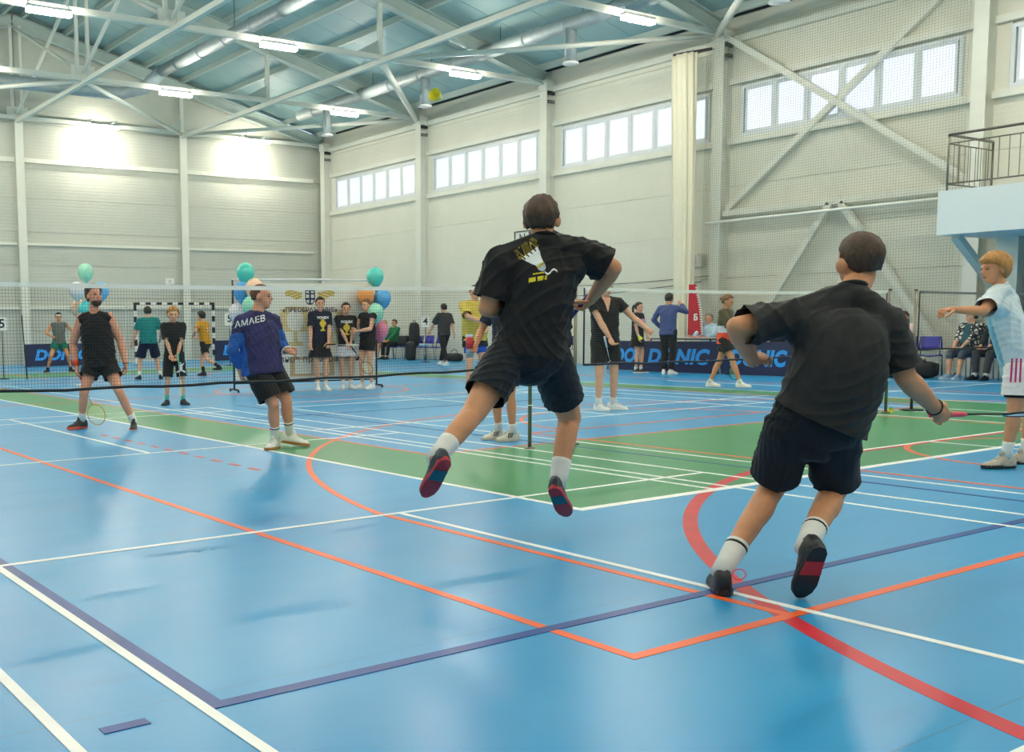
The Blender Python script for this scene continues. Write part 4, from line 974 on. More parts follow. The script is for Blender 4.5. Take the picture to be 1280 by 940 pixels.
# white T-shirt boy at the frame's edge, facing the nets
D3 = 8.27
J = pose_px(D3, {'head': (1243, 336, 0), 'neck': (1250, 358, 0), 'shl': (1240, 376, -.17), 'shr': (1258, 374, .17), 'ell': (1229, 389, -.30), 'wrl': (1193, 387, -.16), 'elr': (1272, 412, .28), 'wrr': (1276, 450, .32),
    'hpl': (1272, 460, -.10), 'hpr': (1276, 460, .09), 'knl': (1268, 512, -.12), 'anl': (1258, 570, -.10), 'knr': (1288, 512, .12), 'anr': (1282, 566, .12)})
J['tol'] = cdir(-.96, 0, -.1); J['tor'] = cdir(-.95, 0, .2)
TEE3 = cloth('pale_white', (212, 226, 232)); TEEB = cloth('pale_blue_panel', (120, 180, 206)); SHORT3 = cloth('white_shorts', (236, 230, 230)); PINKS = mat('stripe_magenta', (196, 40, 112), 0.8)
spec = dict(voxel=.0085, skin=S_TAN, girth=.88, hair_mat=H_BLOND, hair='bowl', fringe=.16, sideline=-.40, nape=-.88, shoe=dict(mat=mat('shoe_beige', (196, 182, 164), 0.7, var=0.2, scale=25), sole=SOLEB, lace=SHW), sock=(SOCKW, .12),
    upper=dict(mat=TEE3, sleeve=.72, hem=-.05, loose=1.12, add=.012, wr=.012, sr=1.12, collar=TEE3, mat2=(TEEB, lambda x, f, u, p: f > .06 and u < .02)), lower=dict(mat=SHORT3, len=.66, loose=1.18, wr=.008, under=(BLACK, .72)),
    hand_l=dict(dir=cdir(-1, 0, 0), palm=cdir(0, -1, .2), curl=1.0, tcurl=.6))
boy3 = build_person('blond boy in pale T-shirt and pink-striped white shorts at the edge', J, 1.72, cdir(-1, 0, .05), cdir(-1, -.02, -.05), spec, on_floor(1258, 583))
for i in range(3):
    a = at(1264+i*5.5, 448, D3-.3); b = at(1262+i*5.8, 478, D3-.3); vs = []; n = 14
    pts = []
    for j in range(n+1):
        p = a+(b-a)*(j/n); pts += [p, p+RH*.016]
    bv = bvh_of(boy3['lower']); vv = []
    for p in pts:
        d = nrm(p-CAM); h = bv.ray_cast(p-WH*.6, WH, 3); vv.append((h[0]-WH*.003) if h[0] is not None else p)
    part('stripe', MB().add(vv, [(2*j, 2*j+1, 2*j+3, 2*j+2) for j in range(n)]), PINKS, boy3['lower'], fix=False)

# bearded player beyond the near net
D4 = 12.50
J = pose_px(D4, {'head': (118, 370, -.02), 'neck': (117, 390, 0), 'shl': (102, 398, 0), 'shr': (136, 397, 0), 'ell': (91, 431, .06), 'wrl': (96, 461, -.02), 'elr': (151, 427, .06), 'wrr': (157, 454, -.02),
    'hpl': (116, 453, 0), 'hpr': (134, 453, 0), 'knl': (105, 490, -.14), 'anl': (102, 525, -.02), 'knr': (149, 489, -.14), 'anr': (167, 527, -.05)})
J['tol'] = cdir(-.62, 0, -.75); J['tor'] = cdir(.12, 0, -1)
spec = dict(voxel=.010, skin=S_PINK, girth=1.02, hair_mat=H_BROWN, hair='top', fringe=.55, sideline=.1, beard=True, shoe=dict(mat=mat('shoe_dark_grey', (52, 54, 52), 0.6, var=0.2), sole=mat('sole_orange', (226, 84, 62), 0.5), lace=BLACK2), sock=(SOCKW, .10), arm=1.15,
    upper=dict(mat=BLACK, tank=True, hem=-.10, loose=1.15, wr=.010), lower=dict(mat=BLACK, len=.50, loose=1.15, wr=.008), hand_l=dict(dir=cdir(.1, -.95, -.2), palm=cdir(.9, 0, 0), curl=1.0), hand_r=dict(dir=cdir(.1, -.95, -.1), palm=cdir(-.8, 0, -.3), curl=.5))
p4 = build_person('bearded man in black tank top and shorts, orange wristband, behind the net', J, 1.80, cdir(.05, 0, -1), cdir(.62, .18, -.75), spec, on_floor(132, 536))
part('wristband', MB().tube([J['ell']+(J['wrl']-J['ell'])*.58, J['ell']+(J['wrl']-J['ell'])*.9], [.042, .037], 14), mat('band_orange', (236, 84, 48), 0.8), p4['root'], True)
part('bracelet', MB().ring(J['wrr'], (1, 0, 0), (0, 1, 0), .031, .005, 16, 6), SHB, p4['root'], True)
racket('yellow strung racket hanging from the bearded man\'s hand', at(99, 468, D4-.05), at(117, 510, D4-.16)-at(99, 468, D4-.05), cdir(.25, 0, -1), R_RED, R_GOLD, STR_Y)

# man in navy and blue long-sleeved shirt, moving right
D5 = 10.20
J = pose_px(D5, {'head': (327, 371, 0), 'neck': (321, 390, 0), 'shl': (302, 402, -.05), 'shr': (341, 401, .10), 'ell': (291, 438, -.10), 'wrl': (300, 461, .0), 'elr': (352, 429, .16), 'wrr': (358, 438, .0),
    'hpl': (318, 459, -.05), 'hpr': (338, 457, .06), 'knl': (342, 506, -.12), 'anl': (344, 548, -.02), 'knr': (358, 501, .02), 'anr': (362, 542, .12)})
J['tol'] = cdir(-.35, 0, -.9); J['tor'] = cdir(.95, -.12, -.2)
NAV5 = mat('cloth_navy_violet', (40, 36, 92), 0.75, var=0.35, scale=9, bump=.1, bscale=120); BLU5 = mat('cloth_cobalt', (28, 92, 178), 0.75, var=0.3, scale=12)
spec = dict(voxel=.010, skin=S_PINK, girth=1.06, hair_mat=H_AUB, hair='buzz', nape=-.6, sideline=.1, fringe=.6, shoe=dict(mat=SHW, sole=SOLEG, lace=SHW), sock=(SOCKW, .13), sock_band=BLACK2,
    upper=dict(mat=NAV5, sleeve=1.92, hem=-.10, loose=1.14, add=.022, wr=.008, mat2=(BLU5, lambda x, f, u, p: (u < -.10 and abs(x) > .19) or (f > .05 and u < -.1))), lower=dict(mat=BLACK, len=.84, loose=1.15, wr=.008), hand_r=dict(dir=cdir(.95, -.25, .1), palm=cdir(0, -.5, .6), curl=1.1), hand_l=dict(dir=cdir(.15, -.95, .1), curl=.5))
p5 = build_person('man in navy and cobalt long-sleeved shirt, black shorts, before the net banner', J, 1.80, cdir(.80, 0, .6), cdir(.96, .02, -.22), spec, on_floor(352, 562))
bk = -p5['f']; vs, fs = text_flat('КАМАЕВ', .085, 0, .0015); oc = at(309, 403, D5)
stick(p5['shirt'], 'lettering', vs, fs, oc, RH+Vector((0, 0, .22)), Vector((0, 0, 1)), nrm(CAM-oc-Vector((0, 0, 0))), PWHITE, .008)
part('watch', MB().ring(J['wrr'], nrm(J['wrr']-J['elr']).orthogonal(), nrm(J['wrr']-J['elr']).cross(nrm(J['wrr']-J['elr']).orthogonal().normalized()), .036, .008, 16, 6), SHW, p5['root'], True)

# black V-neck player on the next court
W0 = dict(mat=SHW, sole=SOLEW, lace=SHW)
p18 = stand(on_floor(755, 513), 1.79, 22, dict(voxel=.011, skin=S_FAIR, girth=1.0, hair_mat=H_AUB, hair='tied', shoe=W0, sock=(SOCKW, .08),
    upper=dict(mat=BLACK, sleeve=.45, hem=-.14, loose=1.08, wr=.008), lower=dict(mat=BLACK, len=.74, loose=1.08, wr=.006), hand_r=dict(curl=.6), hand_l=dict(curl=.9)),
    'player in black V-neck and black shorts holding a yellow shuttlecock out', an=((-.10, .06), (.14, -.04)), wr=((-.03, .26, .95), (.44, .30, 1.08)), toe=(20, 45), lookp=-.22, look=40, side=-.03, lean=.05)
oc = p18['J']['neck']+p18['fy']*.1-Vector((0, 0, .085)); grid_print(p18['shirt'], 'neckline', lambda x, y: abs(x) < .004+.055*(y+.09)/.18, .14, .18, 20, 26, oc, p18['fx'], Vector((0, 0, 1)), p18['f'], S_FAIR)
racket('small racket with pale strings held down by the V-neck player', p18['J']['wrl']+cdir(-.2, .05, -.1)*.1, at(768, 448, 14.0)-p18['J']['wrl'], cdir(.3, 0, -1), R_WHITE, R_WHITE, STR_B)
shuttle('yellow shuttlecock held in the V-neck player\'s outstretched hand', at(798, 419, 14.0), cdir(-.4, .7, 0))

# person standing behind the jumper by the net post
SH17 = dict(mat=mat('shoe_cream', (222, 214, 196), 0.6, var=0.05), sole=mat('sole_cream', (206, 190, 162), 0.5), stripes=SHB, lace=SHW)
NAVY = cloth('navy', (34, 38, 62))
p17 = stand(on_floor(632, 550), 1.68, -38, dict(voxel=.011, skin=S_TAN, girth=.92, hair_mat=H_DARK, hair='short', shoe=SH17, sock=(SOCKW, .09),
    upper=dict(mat=NAVY, sleeve=.7, hem=-.06, wr=.008), lower=dict(mat=BLACK, len=.8, wr=.006)),
    'person in navy T-shirt and cream striped shoes behind the jumping player', an=((-.09, 0), (.11, .02)), wr=((-.20, .26, 1.02), (.1, .2, .98)), toe=(-22, -18))
ph = p17['J']['wrl']+p17['fy']*.10
t = thing('shuttle_tube', 'red and pale blue tube held behind the jumping player', 'tube', ph)
part('tube', MB().tube([ph+Vector((0, 0, -.12)), ph+Vector((0, 0, .12))], .036, 14), mat('tube_blue', (190, 208, 232), .5), t, True); part('tube_label', MB().tube([ph+Vector((0, 0, -.03)), ph+Vector((0, 0, .09))], .0375, 14), mat('tube_red', (222, 60, 70), .5), t, True)

# ------------------------------------------------------------------ people beyond the nets
FAR = dict(voxel=.014, lod=1)
def sp_(**k): d = dict(FAR); d.update(k); return d
SHBK = dict(mat=SHB, sole=SOLEB)
boy6 = stand(on_floor(219, 506), 1.50, 3, sp_(voxel=.012, skin=S_FAIR, hair_mat=H_BLOND, hair='bowl', fringe=.35, head=1.06, girth=.92, shoe=SHBK, foot=1.05, sock=(cloth('teal_sock', (90, 190, 176)), .09),
    upper=dict(mat=BLACK, sleeve=.82, hem=-.12, loose=1.12, sr=1.12, wr=.008), lower=dict(mat=BLACK, len=.98, loose=1.1, wr=.008)), 'blond boy in loose black T-shirt and shorts with hands clasped', an=((-.15, 0), (.15, 0)), wr=((-.035, .20, .80), (.035, .20, .80)), toe=(-25, 25))
oc = boy6['P']+boy6['fy']*.2+Vector((0, 0, -.22))+boy6['fx']*.10
grid_print(boy6['lower'], 'leaping_figure_print', lambda x, y: abs(y+.03-.5*abs(x)*(-1)) < .012 and abs(x) < .07 or (abs(x-.0) < .02 and -.0 < y+.02 < .08) or math.hypot(x+.005, y-.075) < .015 or (abs(y-.035-.8*x) < .01 and 0 < x < .05), .2, .2, 28, 28, oc, boy6['fx'], Vector((0, 0, 1)), boy6['fy'], PWHITE)
racket('racket with green shaft hanging before the blond boy', boy6['J']['wrr']+boy6['fy']*.05+Vector((0, 0, .02)), cdir(.05, -1, 0), cdir(.9, 0, .3), mat('grip_mint', (80, 200, 170), .5), R_WHITE)
TEAL = cloth('teal', (24, 124, 120)); NAVY2 = cloth('dark_navy', (24, 26, 50)); MUST = cloth('mustard', (196, 142, 30))
p7 = stand((9.85, 22.63), 1.76, 188, sp_(girth=1.1, hair_mat=H_DARK, shoe=SHBK, sock=(SOCKW, .1), upper=dict(mat=TEAL, sleeve=.75, hem=-.06, loose=1.1), lower=dict(mat=NAVY2, len=.85, loose=1.12)), 'stocky man in teal T-shirt and navy shorts, seen from behind', an=((-.26, 0), (.24, 0)), crouch=.06, wr=((-.30, .15, .93), (.36, .10, .86)), toe=(-15, 15))
p8 = stand((11.54, 23.02), 1.66, -128, sp_(hair_mat=H_DARK, hair='bowl', girth=.95, shoe=SHBK, sock=(BLACK, .14), upper=dict(mat=MUST, sleeve=.6, hem=-.06), lower=dict(mat=BLACK, len=.62, loose=1.1)), 'player in mustard shirt and black socks running across the far court', an=((-.1, .16), (.1, -.50)), azl=(.1, .26), crouch=.08, lean=.08, wr=((-.22, .42, 1.02), (.25, .2, 1.05)), toe=(0, 0))
vs, fs = text_flat('7', .16); oc = p8['C']-p8['f']*.2
stick(p8['shirt'], 'number', [(x, y) for x, y in vs], fs, p8['C']+Vector((0, 0, -.18)), -p8['s'] if p8['s'].dot(RH) < 0 else p8['s'], Vector((0, 0, 1)), -p8['f'], PWHITE, .006)
p9 = stand((9.65, 28.42), 1.76, 5, sp_(skin=S_TAN, hair_mat=H_DARK, shoe=SHBK, sock=(BLACK, .05), headband=SOCKW, upper=dict(mat=cloth('grey', (106, 112, 112)), tank=True, hem=-.05), lower=dict(mat=cloth('green', (16, 116, 100)), len=.55, loose=1.15)), 'far player in grey tank top, teal shorts and white headband', an=((-.34, 0), (.30, 0)), crouch=.10, wr=((-.20, .28, 1.00), (.34, .20, .95)), lean=.08, toe=(-30, 30))
NVT = cloth('navy_tee', (26, 28, 48))
g10 = stand(on_floor(401, 488), 1.72, 12, sp_(voxel=.012, hair_mat=H_DARK, hair='tied', girth=.9, shoe=W0, sock=(SOCKW, .08), upper=dict(mat=NVT, sleeve=.75, hem=-.16, loose=1.06), lower=dict(mat=BLACK, kind='skirt', len=.40)), 'girl in navy print T-shirt and black skirt, first in the banner row', an=((-.06, 0), (.08, .06)), wr=((-.21, .12, .90), (.12, .2, .88)), toe=(-5, 15))
g11 = stand(on_floor(433, 486), 1.62, 8, sp_(voxel=.012, hair_mat=H_DARK, hair='tied', girth=.9, shoe=W0, sock=(SOCKW, .08), upper=dict(mat=BLACK, sleeve=.75, hem=-.10, loose=1.08), lower=dict(mat=cloth('white_skirt', (222, 222, 228)), kind='skirt', len=.36)), 'girl in black print T-shirt and white skirt with hands crossed', an=((-.07, 0), (.09, 0)), wr=((.02, .20, .90), (.07, .22, .94)), toe=(-10, 15))
g12 = stand(on_floor(460, 486), 1.68, -48, sp_(voxel=.012, hair_mat=H_LIGHT, hair='tied', girth=.92, shoe=W0, sock=(SOCKW, .04), upper=dict(mat=BLACK, sleeve=.25, hem=-.10, loose=1.12, name='hooded_vest'), lower=dict(mat=BLACK, len=.42, loose=1.05)), 'woman in black hooded vest and shorts holding hands at her chest', an=((-.10, .06), (.10, -.02)), wr=((-.06, .30, 1.16), (.04, .30, 1.14)), toe=(-10, 10))
part('hood', MB().ellipsoid(g12['J']['neck']-g12['fy']*.10+Vector((0, 0, -.04)), [g12['fx']*.13, g12['fy']*.07, Vector((0, 0, .10))], 14, 8), BLACK, g12['shirt'], True)
def trophy_fn(x, y): return (abs(x) < .045+.02*math.sin(y*40) and -.02 < y < .09) or (abs(x) < .02 and -.07 < y <= -.02) or (abs(x) < .05 and -.10 < y <= -.07) or math.hypot(x, y-.10) < .03
for g, dx in ((g10, .03), (g11, 0)):
    oc = g['C']+Vector((0, 0, -.20))+g['fx']*dx
    grid_print(g['shirt'], 'gold_print', trophy_fn, .14, .26, 20, 36, oc, g['fx'], Vector((0, 0, 1)), g['f'], GOLD)
    vs, fs = text_flat('YONEX', .065, .2, .002); stick(g['shirt'], 'lettering', vs, fs, g['C']+Vector((0, 0, -.055))+g['fx']*dx, g['fx'], Vector((0, 0, 1)), g['f'], PWHITE, .005)
racket('racket with white head held flat by the girl in navy', g10['J']['wrr']+cdir(-.5, -.8, -.3)*.06, cdir(.75, -.02, -.5), cdir(0, 1, .25), R_BLACK, R_WHITE)
racket('dark racket pointing down from the white-skirted girl\'s hands', g11['J']['wrr']+cdir(-.2, -.6, -.5)*.06, cdir(.5, -.7, -.3), cdir(.4, 0, -1), R_BLACK, R_BLACK)
DGREY = cloth('dark_grey', (58, 58, 60))
p15 = stand((19.07, 22.94), 1.77, -150, sp_(hair_mat=H_DARK, shoe=W0, upper=dict(mat=DGREY, sleeve=.9, hem=-.10, loose=1.1, sr=1.15), lower=dict(mat=BLACK, kind='trousers', len=1.92)), 'man in dark grey T-shirt and black trousers walking by the far chairs', an=((-.07, .30), (.07, -.28)), wr=((-.22, -.18, .90), (.30, .28, .98)), toe=(0, 0))
YEL = cloth('yellow_polo', (206, 184, 84), .12)
p16 = stand(on_floor(593, 491), 1.86, 22, sp_(voxel=.012, girth=1.12, belly=.03, hair_mat=H_BROWN, shoe=W0, sock=(SOCKW, .08), upper=dict(mat=YEL, sleeve=.85, hem=-.14, loose=1.12, sr=1.1, collar=YEL), lower=dict(mat=BLACK, len=.42, loose=1.1, under=(cloth('royal_blue', (36, 84, 190)), .66))), 'large man in yellow polo shirt with arms bent, partly behind the jumper', an=((-.11, 0), (.12, .05)), wr=((-.02, .36, 1.16), (.05, .36, 1.06)), pole=((-1, .25, -.35), (1, .25, -.35)), toe=(-12, 18))
BLKP = mat('cloth_black_pink', (30, 28, 34), .8, var=.1); PKP = cloth('pink_patch', (206, 160, 184))
g19 = stand((19.58, 16.51), 1.64, 62, sp_(hair_mat=H_DARK, hair='tied', ponytail=True, girth=.95, shoe=dict(mat=SHB, sole=SOLEW), sock=(SOCKW, .06), upper=dict(mat=BLKP, sleeve=.7, hem=-.06, loose=1.08, mat2=(PKP, lambda x, f, u, p: f > .06 and -.32 < u < -.08 and x+u*.4 > -.12)), lower=dict(mat=BLACK, kind='skirt', len=.36)), 'ponytailed girl in black and pink top and black skirt by the boards', an=((-.06, 0), (.08, .06)), wr=((-.18, .12, .90), (.2, .16, .92)), toe=(-5, 10))
BLUS = cloth('slate_blue', (72, 84, 132))
p20 = stand((19.42, 15.52), 1.82, 155, sp_(skin=S_TAN, hair_mat=H_DARK, girth=1.0, shoe=W0, upper=dict(mat=BLUS, sleeve=1.95, hem=-.06, loose=1.06, name='sweater'), lower=dict(mat=BLACK, kind='trousers', len=1.95)), 'man in slate blue sweater raising both hands, back to the courts', an=((-.08, 0), (.09, .02)), wr=((-.12, .34, 1.52), (.20, .10, 1.0)), toe=(-15, 15))
racket('thin racket held upright by the slate blue sweater man', p20['J']['wrl']+p20['fy']*.04-Vector((0, 0, .10)), cdir(-.08, 1, 0), cdir(.6, 0, -.8), R_WHITE, R_WHITE)
OLIV = cloth('olive', (88, 80, 54)); ORNG = cloth('neon_orange', (244, 88, 54)); OWHT = cloth('white_band', (222, 220, 226))
g21 = stand((15.78, 11.41), 1.63, 70, sp_(voxel=.012, skin=S_TAN, hair_mat=H_LIGHT, hair='tied', girth=.95, shoe=W0, sock=(SOCKW, .05), upper=dict(mat=OLIV, sleeve=.85, hem=-.14, loose=1.12, sr=1.15), lower=dict(mat=BLACK, len=.56, loose=1.18)), 'girl in olive and orange T-shirt walking with a racket past the boards', an=((-.07, .34), (.07, -.30)), wr=((-.20, .30, .95), (.30, -.08, .84)), toe=(0, 0), lookp=-.25)
me = g21['shirt'].data; me.materials.append(ORNG); me.materials.append(OWHT); idx = []
for pgn in me.polygons:
    d = pgn.center-g21['C']; uu, xx = d.z, d.dot(g21['fx']); idx.append(1 if (uu < -.34 and xx < .04) else (2 if (-.34 <= uu < -.22 and xx < -.04 and d.dot(g21['fy']) > -.1) else 0))
me.polygons.foreach_set('material_index', idx)
racket('green strung racket hanging from the olive shirt girl\'s hand', g21['J']['wrr']+Vector((0, 0, -.04)), cdir(.28, -1, 0), cdir(.2, 0, -1), R_RED, R_BLACK, STR_G)

# ------------------------------------------------------------------ nets and posts
POST = mat('steel_post', (128, 124, 112), 0.35, metal=0.6); NETD = mat('dark_net_cord', (44, 52, 54), 0.8, var=0); NETL = mat('pale_net_cord', (110, 110, 104), 0.8, var=0); TAPE = mat('white_net_tape', (236, 236, 232), 0.7, var=.03); CORDB = mat('black_net_cord', (16, 20, 26), 0.6)
PX2 = on_y(719, 430, 7.22).x
def court_net(label, x0, x1, y, th, m, bottom, side_cord=True, cell=.023, sag=.026, tape_m=TAPE):
    t = thing('badminton_net', label, 'net', (x0, y, 0)); L = x1-x0
    def sg(x): q = (x-x0)/L; return -sag*4*q*(1-q)
    n = 24; pts = [(x0+L*i/n, y, 1.535+sg(x0+L*i/n)) for i in range(n+1)]
    mb = MB()
    for a, b in zip(pts, pts[1:]): mb.bar(a, b, .014, .032)
    part('top_tape', mb, tape_m, t)
    z1, z0 = 1.52, .79; mb = MB(); nv = int(L/cell); h = th/2
    for i in range(nv+1):
        x = x0+L*i/nv; s = sg(x); mb.add([(x-h, y, z0+s), (x+h, y, z0+s), (x, y+h, z0+s), (x-h, y, z1+s), (x+h, y, z1+s), (x, y+h, z1+s)], [(0,1,4,3), (1,2,5,4), (2,0,3,5)])
    nh = int((z1-z0)/cell)
    for j in range(nh+1):
        z = z0+(z1-z0)*j/nh
        for a, b in zip(pts[::3], pts[3::3]):
            mb.add([(a[0], y, z-h+sg(a[0])), (a[0], y, z+h+sg(a[0])), (a[0], y+h, z+sg(a[0])), (b[0], y, z-h+sg(b[0])), (b[0], y, z+h+sg(b[0])), (b[0], y+h, z+sg(b[0]))], [(0,1,4,3), (1,2,5,4), (2,0,3,5)])
    part('mesh', mb, m, t, fix=False)['kind'] = 'stuff'
    part('bottom_cord', MB().tube([(a[0], y, .79+sg(a[0])+.006*math.sin(a[0]*7)) for a in pts], .011, 8), bottom, t, True)
    if side_cord:
        for x in (x0, x1): part('side_cord', MB().tube([(x, y, .79), (x, y, 1.54)], .009, 6), bottom, t, True)
    return t
court_net('long dark-meshed badminton net with white tape across the near court', 1.0, 6.98, 7.22, .0017, NETD, CORDB)
court_net('pale-meshed badminton net on the second court', PX2+.12, 13.18, 7.22, .0008, NETL, mat('navy_net_edge', (24, 34, 66), .6))
court_net('farthest badminton net with a thin dark edge, near the seats', 13.95, 19.9, 7.22, .0008, NETL, CORDB, sag=.015, tape_m=mat('grey_net_tape', (120, 122, 122), .7))
def post(label, x, y, plate=False):
    t = thing('net_post', label, 'post', (x, y, 0)); part('pole', MB().tube([(x, y, 0), (x, y, 1.56)], .018, 12), POST, t, True); part('cap', MB().ellipsoid((x, y, 1.56), [(.022, 0, 0), (0, .022, 0), (0, 0, .012)], 12, 6), CORDB, t, True)
    part('base_plate', MB().tube([(x, y, 0), (x, y, .015), (x, y, .02)], [.14 if plate else .05, .14 if plate else .05, .04], 20), CORDB if plate else POST, t, True)
    part('tie_hook', MB().ring((x, y, .42), (1, 0, 0), (0, 1, 0), .026, .006, 14, 6), TAPE, t, True); return t
post('steel net post standing beside the jumping player', 7.06, 7.22); post('steel net post at the near net\'s end away from the jumper', .90, 7.22)
post('steel net post with a black cord beside the V-neck player', PX2, 7.22); post('steel net post next to the shuttlecock on the floor', 13.25, 7.22); post('steel net post on a round black base plate', 13.86, 7.22, True)
shuttle('yellow shuttlecock lying on the floor by a net post', (13.36, 7.20, .03), (.8, .3, -.1))
shuttle('yellow shuttlecock in flight high above the near court', at(550, 123, 5.6), cdir(.55, -.15, .8))

# ------------------------------------------------------------------ printed backdrop
bl, br = Vector((9.02, 16.85, 0)), Vector((11.86, 16.30, 0)); bu = nrm(br-bl); bn = Vector((bu.y, -bu.x, 0)); bw = (br-bl).length; Z = Vector((0, 0, 1))
ban = thing('banner', 'white printed backdrop on a wheeled frame behind the three girls', 'banner', bl)
def bp(x, z, o=0.0): return bl+bu*x+Z*z+bn*o
part('fabric', MB().add([bp(.03, .22, .006), bp(bw-.03, .22, .006), bp(bw-.03, 2.0, .006), bp(.03, 2.0, .006), bp(.03, .22, -.006), bp(bw-.03, .22, -.006), bp(bw-.03, 2.0, -.006), bp(.03, 2.0, -.006)], [(0,1,2,3), (7,6,5,4), (0,4,5,1), (1,5,6,2), (2,6,7,3), (3,7,4,0)]), mat('banner_white', (226, 224, 212), .6, var=.03), ban)
for x in (0, bw):
    part('upright', MB().tube([bp(x, 0.05), bp(x, 2.06)], .017, 10), R_BLACK, ban, True); part('foot', MB().tube([bp(x, .05, -.25), bp(x, .05, .25)], .017, 8), R_BLACK, ban, True)
    for o in (-.25, .25): part('caster', MB().ellipsoid(bp(x, .03, o), [bu*.02, bn*.03, Z*.03], 10, 6), R_BLACK, ban, True)
part('top_rail', MB().tube([bp(0, 2.06), bp(bw*.5, 2.075), bp(bw, 2.05)], .016, 8), R_WHITE, ban, True); part('lower_rail', MB().tube([bp(0, .16), bp(bw, .16)], .014, 8), R_BLACK, ban, True)
INK = mat('ink_navy', (34, 48, 86), .6); INKG = mat('ink_gold', (196, 166, 60), .6, var=.15); INKT = mat('ink_pale_gold', (212, 192, 140), .6, var=.1)
def bshape(name, fn, cx, cz, w, h, nx, ny, m):
    ids = {}; vs = []; fs = []
    def vid(i, j):
        if (i, j) not in ids: ids[(i, j)] = len(vs); vs.append(bp(cx-w/2+w*i/nx, cz-h/2+h*j/ny, .0085))
        return ids[(i, j)]
    for i in range(nx):
        for j in range(ny):
            if fn((i+.5)/nx*2-1, (j+.5)/ny*2-1): fs.append((vid(i, j), vid(i+1, j), vid(i+1, j+1), vid(i, j+1)))
    return part(name, MB().add(vs, fs), m, ban, fix=False)
bshape('emblem', lambda x, y: (abs(x) < .78*math.sqrt(max(1-max(-y, 0)**2, 0)) and abs(y) < .95) and not (abs(x) < .58*math.sqrt(max(1-max(-y, 0)**2, 0)) and abs(y) < .75 and not (abs(x) < .12 or (abs(y+.2) < .12) or abs(y-.45) < .1)), 1.52, 1.74, .26, .30, 26, 30, INK)
for sg in (-1, 1): bshape('wing', lambda x, y, sg=sg: abs(y-.25*math.sin(x*3*sg)) < .75-.35*abs(x) and math.sin((x*sg*.5+y)*13) > -.75, 1.52+sg*.33, 1.80, .34, .24, 26, 18, INKG)
bshape('cup', lambda x, y: (.55 < math.hypot(x*1.0, y-.3) < .95 and y > -.3) or (abs(x) < .12 and -.8 < y < -.2) or (abs(x) < .45 and y < -.8) or (abs(x) > .8 and .2 < y < .9), 1.22, 1.20, .62, .74, 30, 36, INKT)
bshape('cup', lambda x, y: (.62 < math.hypot(x, y-.3) < .95 and y > -.3) or (abs(x) < .12 and -.8 < y < -.2) or (abs(x) < .45 and y < -.8), 1.95, 1.16, .5, .66, 26, 32, INKT)
bshape('box_print', lambda x, y: not (abs(x) < .8 and abs(y) < .75) or abs(x) < .05, 1.55, .44, .9, .36, 36, 16, mat('ink_tan', (190, 164, 128), .6))
lettering(ban, '«ПРЕОБРАЖЕНИЕ»', .115, bp(1.52, 1.50, .009), bu, Z, INK, bold=.004); lettering(ban, 'Спортивное преображение', .17, bp(1.45, .58, .009), bu, Z, mat('ink_black', (40, 46, 60), .6), bold=.001)

# balloons
BC = dict(teal=(84, 206, 190), mint=(160, 226, 196), white=(232, 226, 228), sky=(120, 188, 236), blue=(86, 166, 228), peach=(240, 200, 168), orange=(244, 160, 84), pink=(236, 130, 160), aqua=(70, 200, 200))
def balloon(x, y, d, r, colr, label, tie):
    p = at(x, y, d); t = thing('balloon', label, 'balloon', p); m = mat('balloon_'+colr, BC[colr], .22, var=.02, spec=.6, coat=.3)
    b = part('balloon_skin', MB().tube([p+Z*r*q[0] for q in ((1.22, 0), (1.18, 0), (1.05, 0), (.75, 0), (.3, 0), (-.2, 0), (-.7, 0), (-1.08, 0), (-1.3, 0), (-1.38, 0))], [r*v for v in (.02, .25, .55, .86, 1.0, .97, .72, .36, .09, .03)], 20), m, t, True)
    part('knot', MB().tube([p-Z*r*1.36, p-Z*r*1.46], [.01, .022], 8), m, t, True); part('ribbon', MB().tube([p-Z*r*1.42, (p-Z*r*1.42)*.5+Vector(tie)*.5, tie], .003, 5), R_WHITE, t); return t
st_ = on_floor(106, 482); sd_ = st_.dot(WH)
t = thing('balloon_stand', 'slim white stand holding balloons behind the bearded man', 'stand', st_); part('pole', MB().tube([st_, st_+Z*1.7], .012, 8), R_WHITE, t, True); part('base', MB().tube([st_, st_+Z*.03], [.2, .18], 20), R_WHITE, t, True)
for x, y, c, l in ((107, 341, 'mint', 'mint balloon floating highest above the bearded man'), (96, 364, 'white', 'white balloon behind the bearded man\'s head'), (127, 364, 'sky', 'sky blue balloon behind the bearded man\'s head'), (98, 386, 'peach', 'peach balloon behind the bearded man\'s neck'), (108, 388, 'aqua', 'aqua balloon behind the bearded man\'s neck')):
    balloon(x, y, sd_-(.15 if c in ('white', 'aqua') else -.15 if c != 'mint' else 0), .165, c, l, st_+Z*1.5)
tl, tr = bp(0, 1.35), bp(bw, 1.30); d2, d3 = bl.dot(WH), br.dot(WH)
for x, y, c, l, o in ((307, 342, 'teal', 'teal balloon topping the bunch above the navy shirt man', 0), (303, 366, 'blue', 'blue balloon beside the navy shirt man\'s head', -.25), (297, 392, 'white', 'white balloon at the navy shirt man\'s shoulder', -.2), (318, 362, 'peach', 'peach balloon behind the navy shirt man\'s head', -.5), (314, 384, 'mint', 'mint balloon behind the navy shirt man\'s neck', -.6)): balloon(x, y, d2+o, .165, c, l, tl)
for x, y, c, l, o in ((469, 347, 'teal', 'teal balloon topping the bunch at the backdrop\'s far end', 0), (457, 371, 'orange', 'orange balloon behind the hooded vest woman', -.3), (478, 374, 'blue', 'blue balloon beside the orange one at the backdrop', -.15), (469, 392, 'mint', 'mint balloon under the blue one at the backdrop', -.5), (475, 414, 'pink', 'pink balloon lowest at the backdrop\'s far end', -.1)): balloon(x, y, d3+o, .165, c, l, tr)

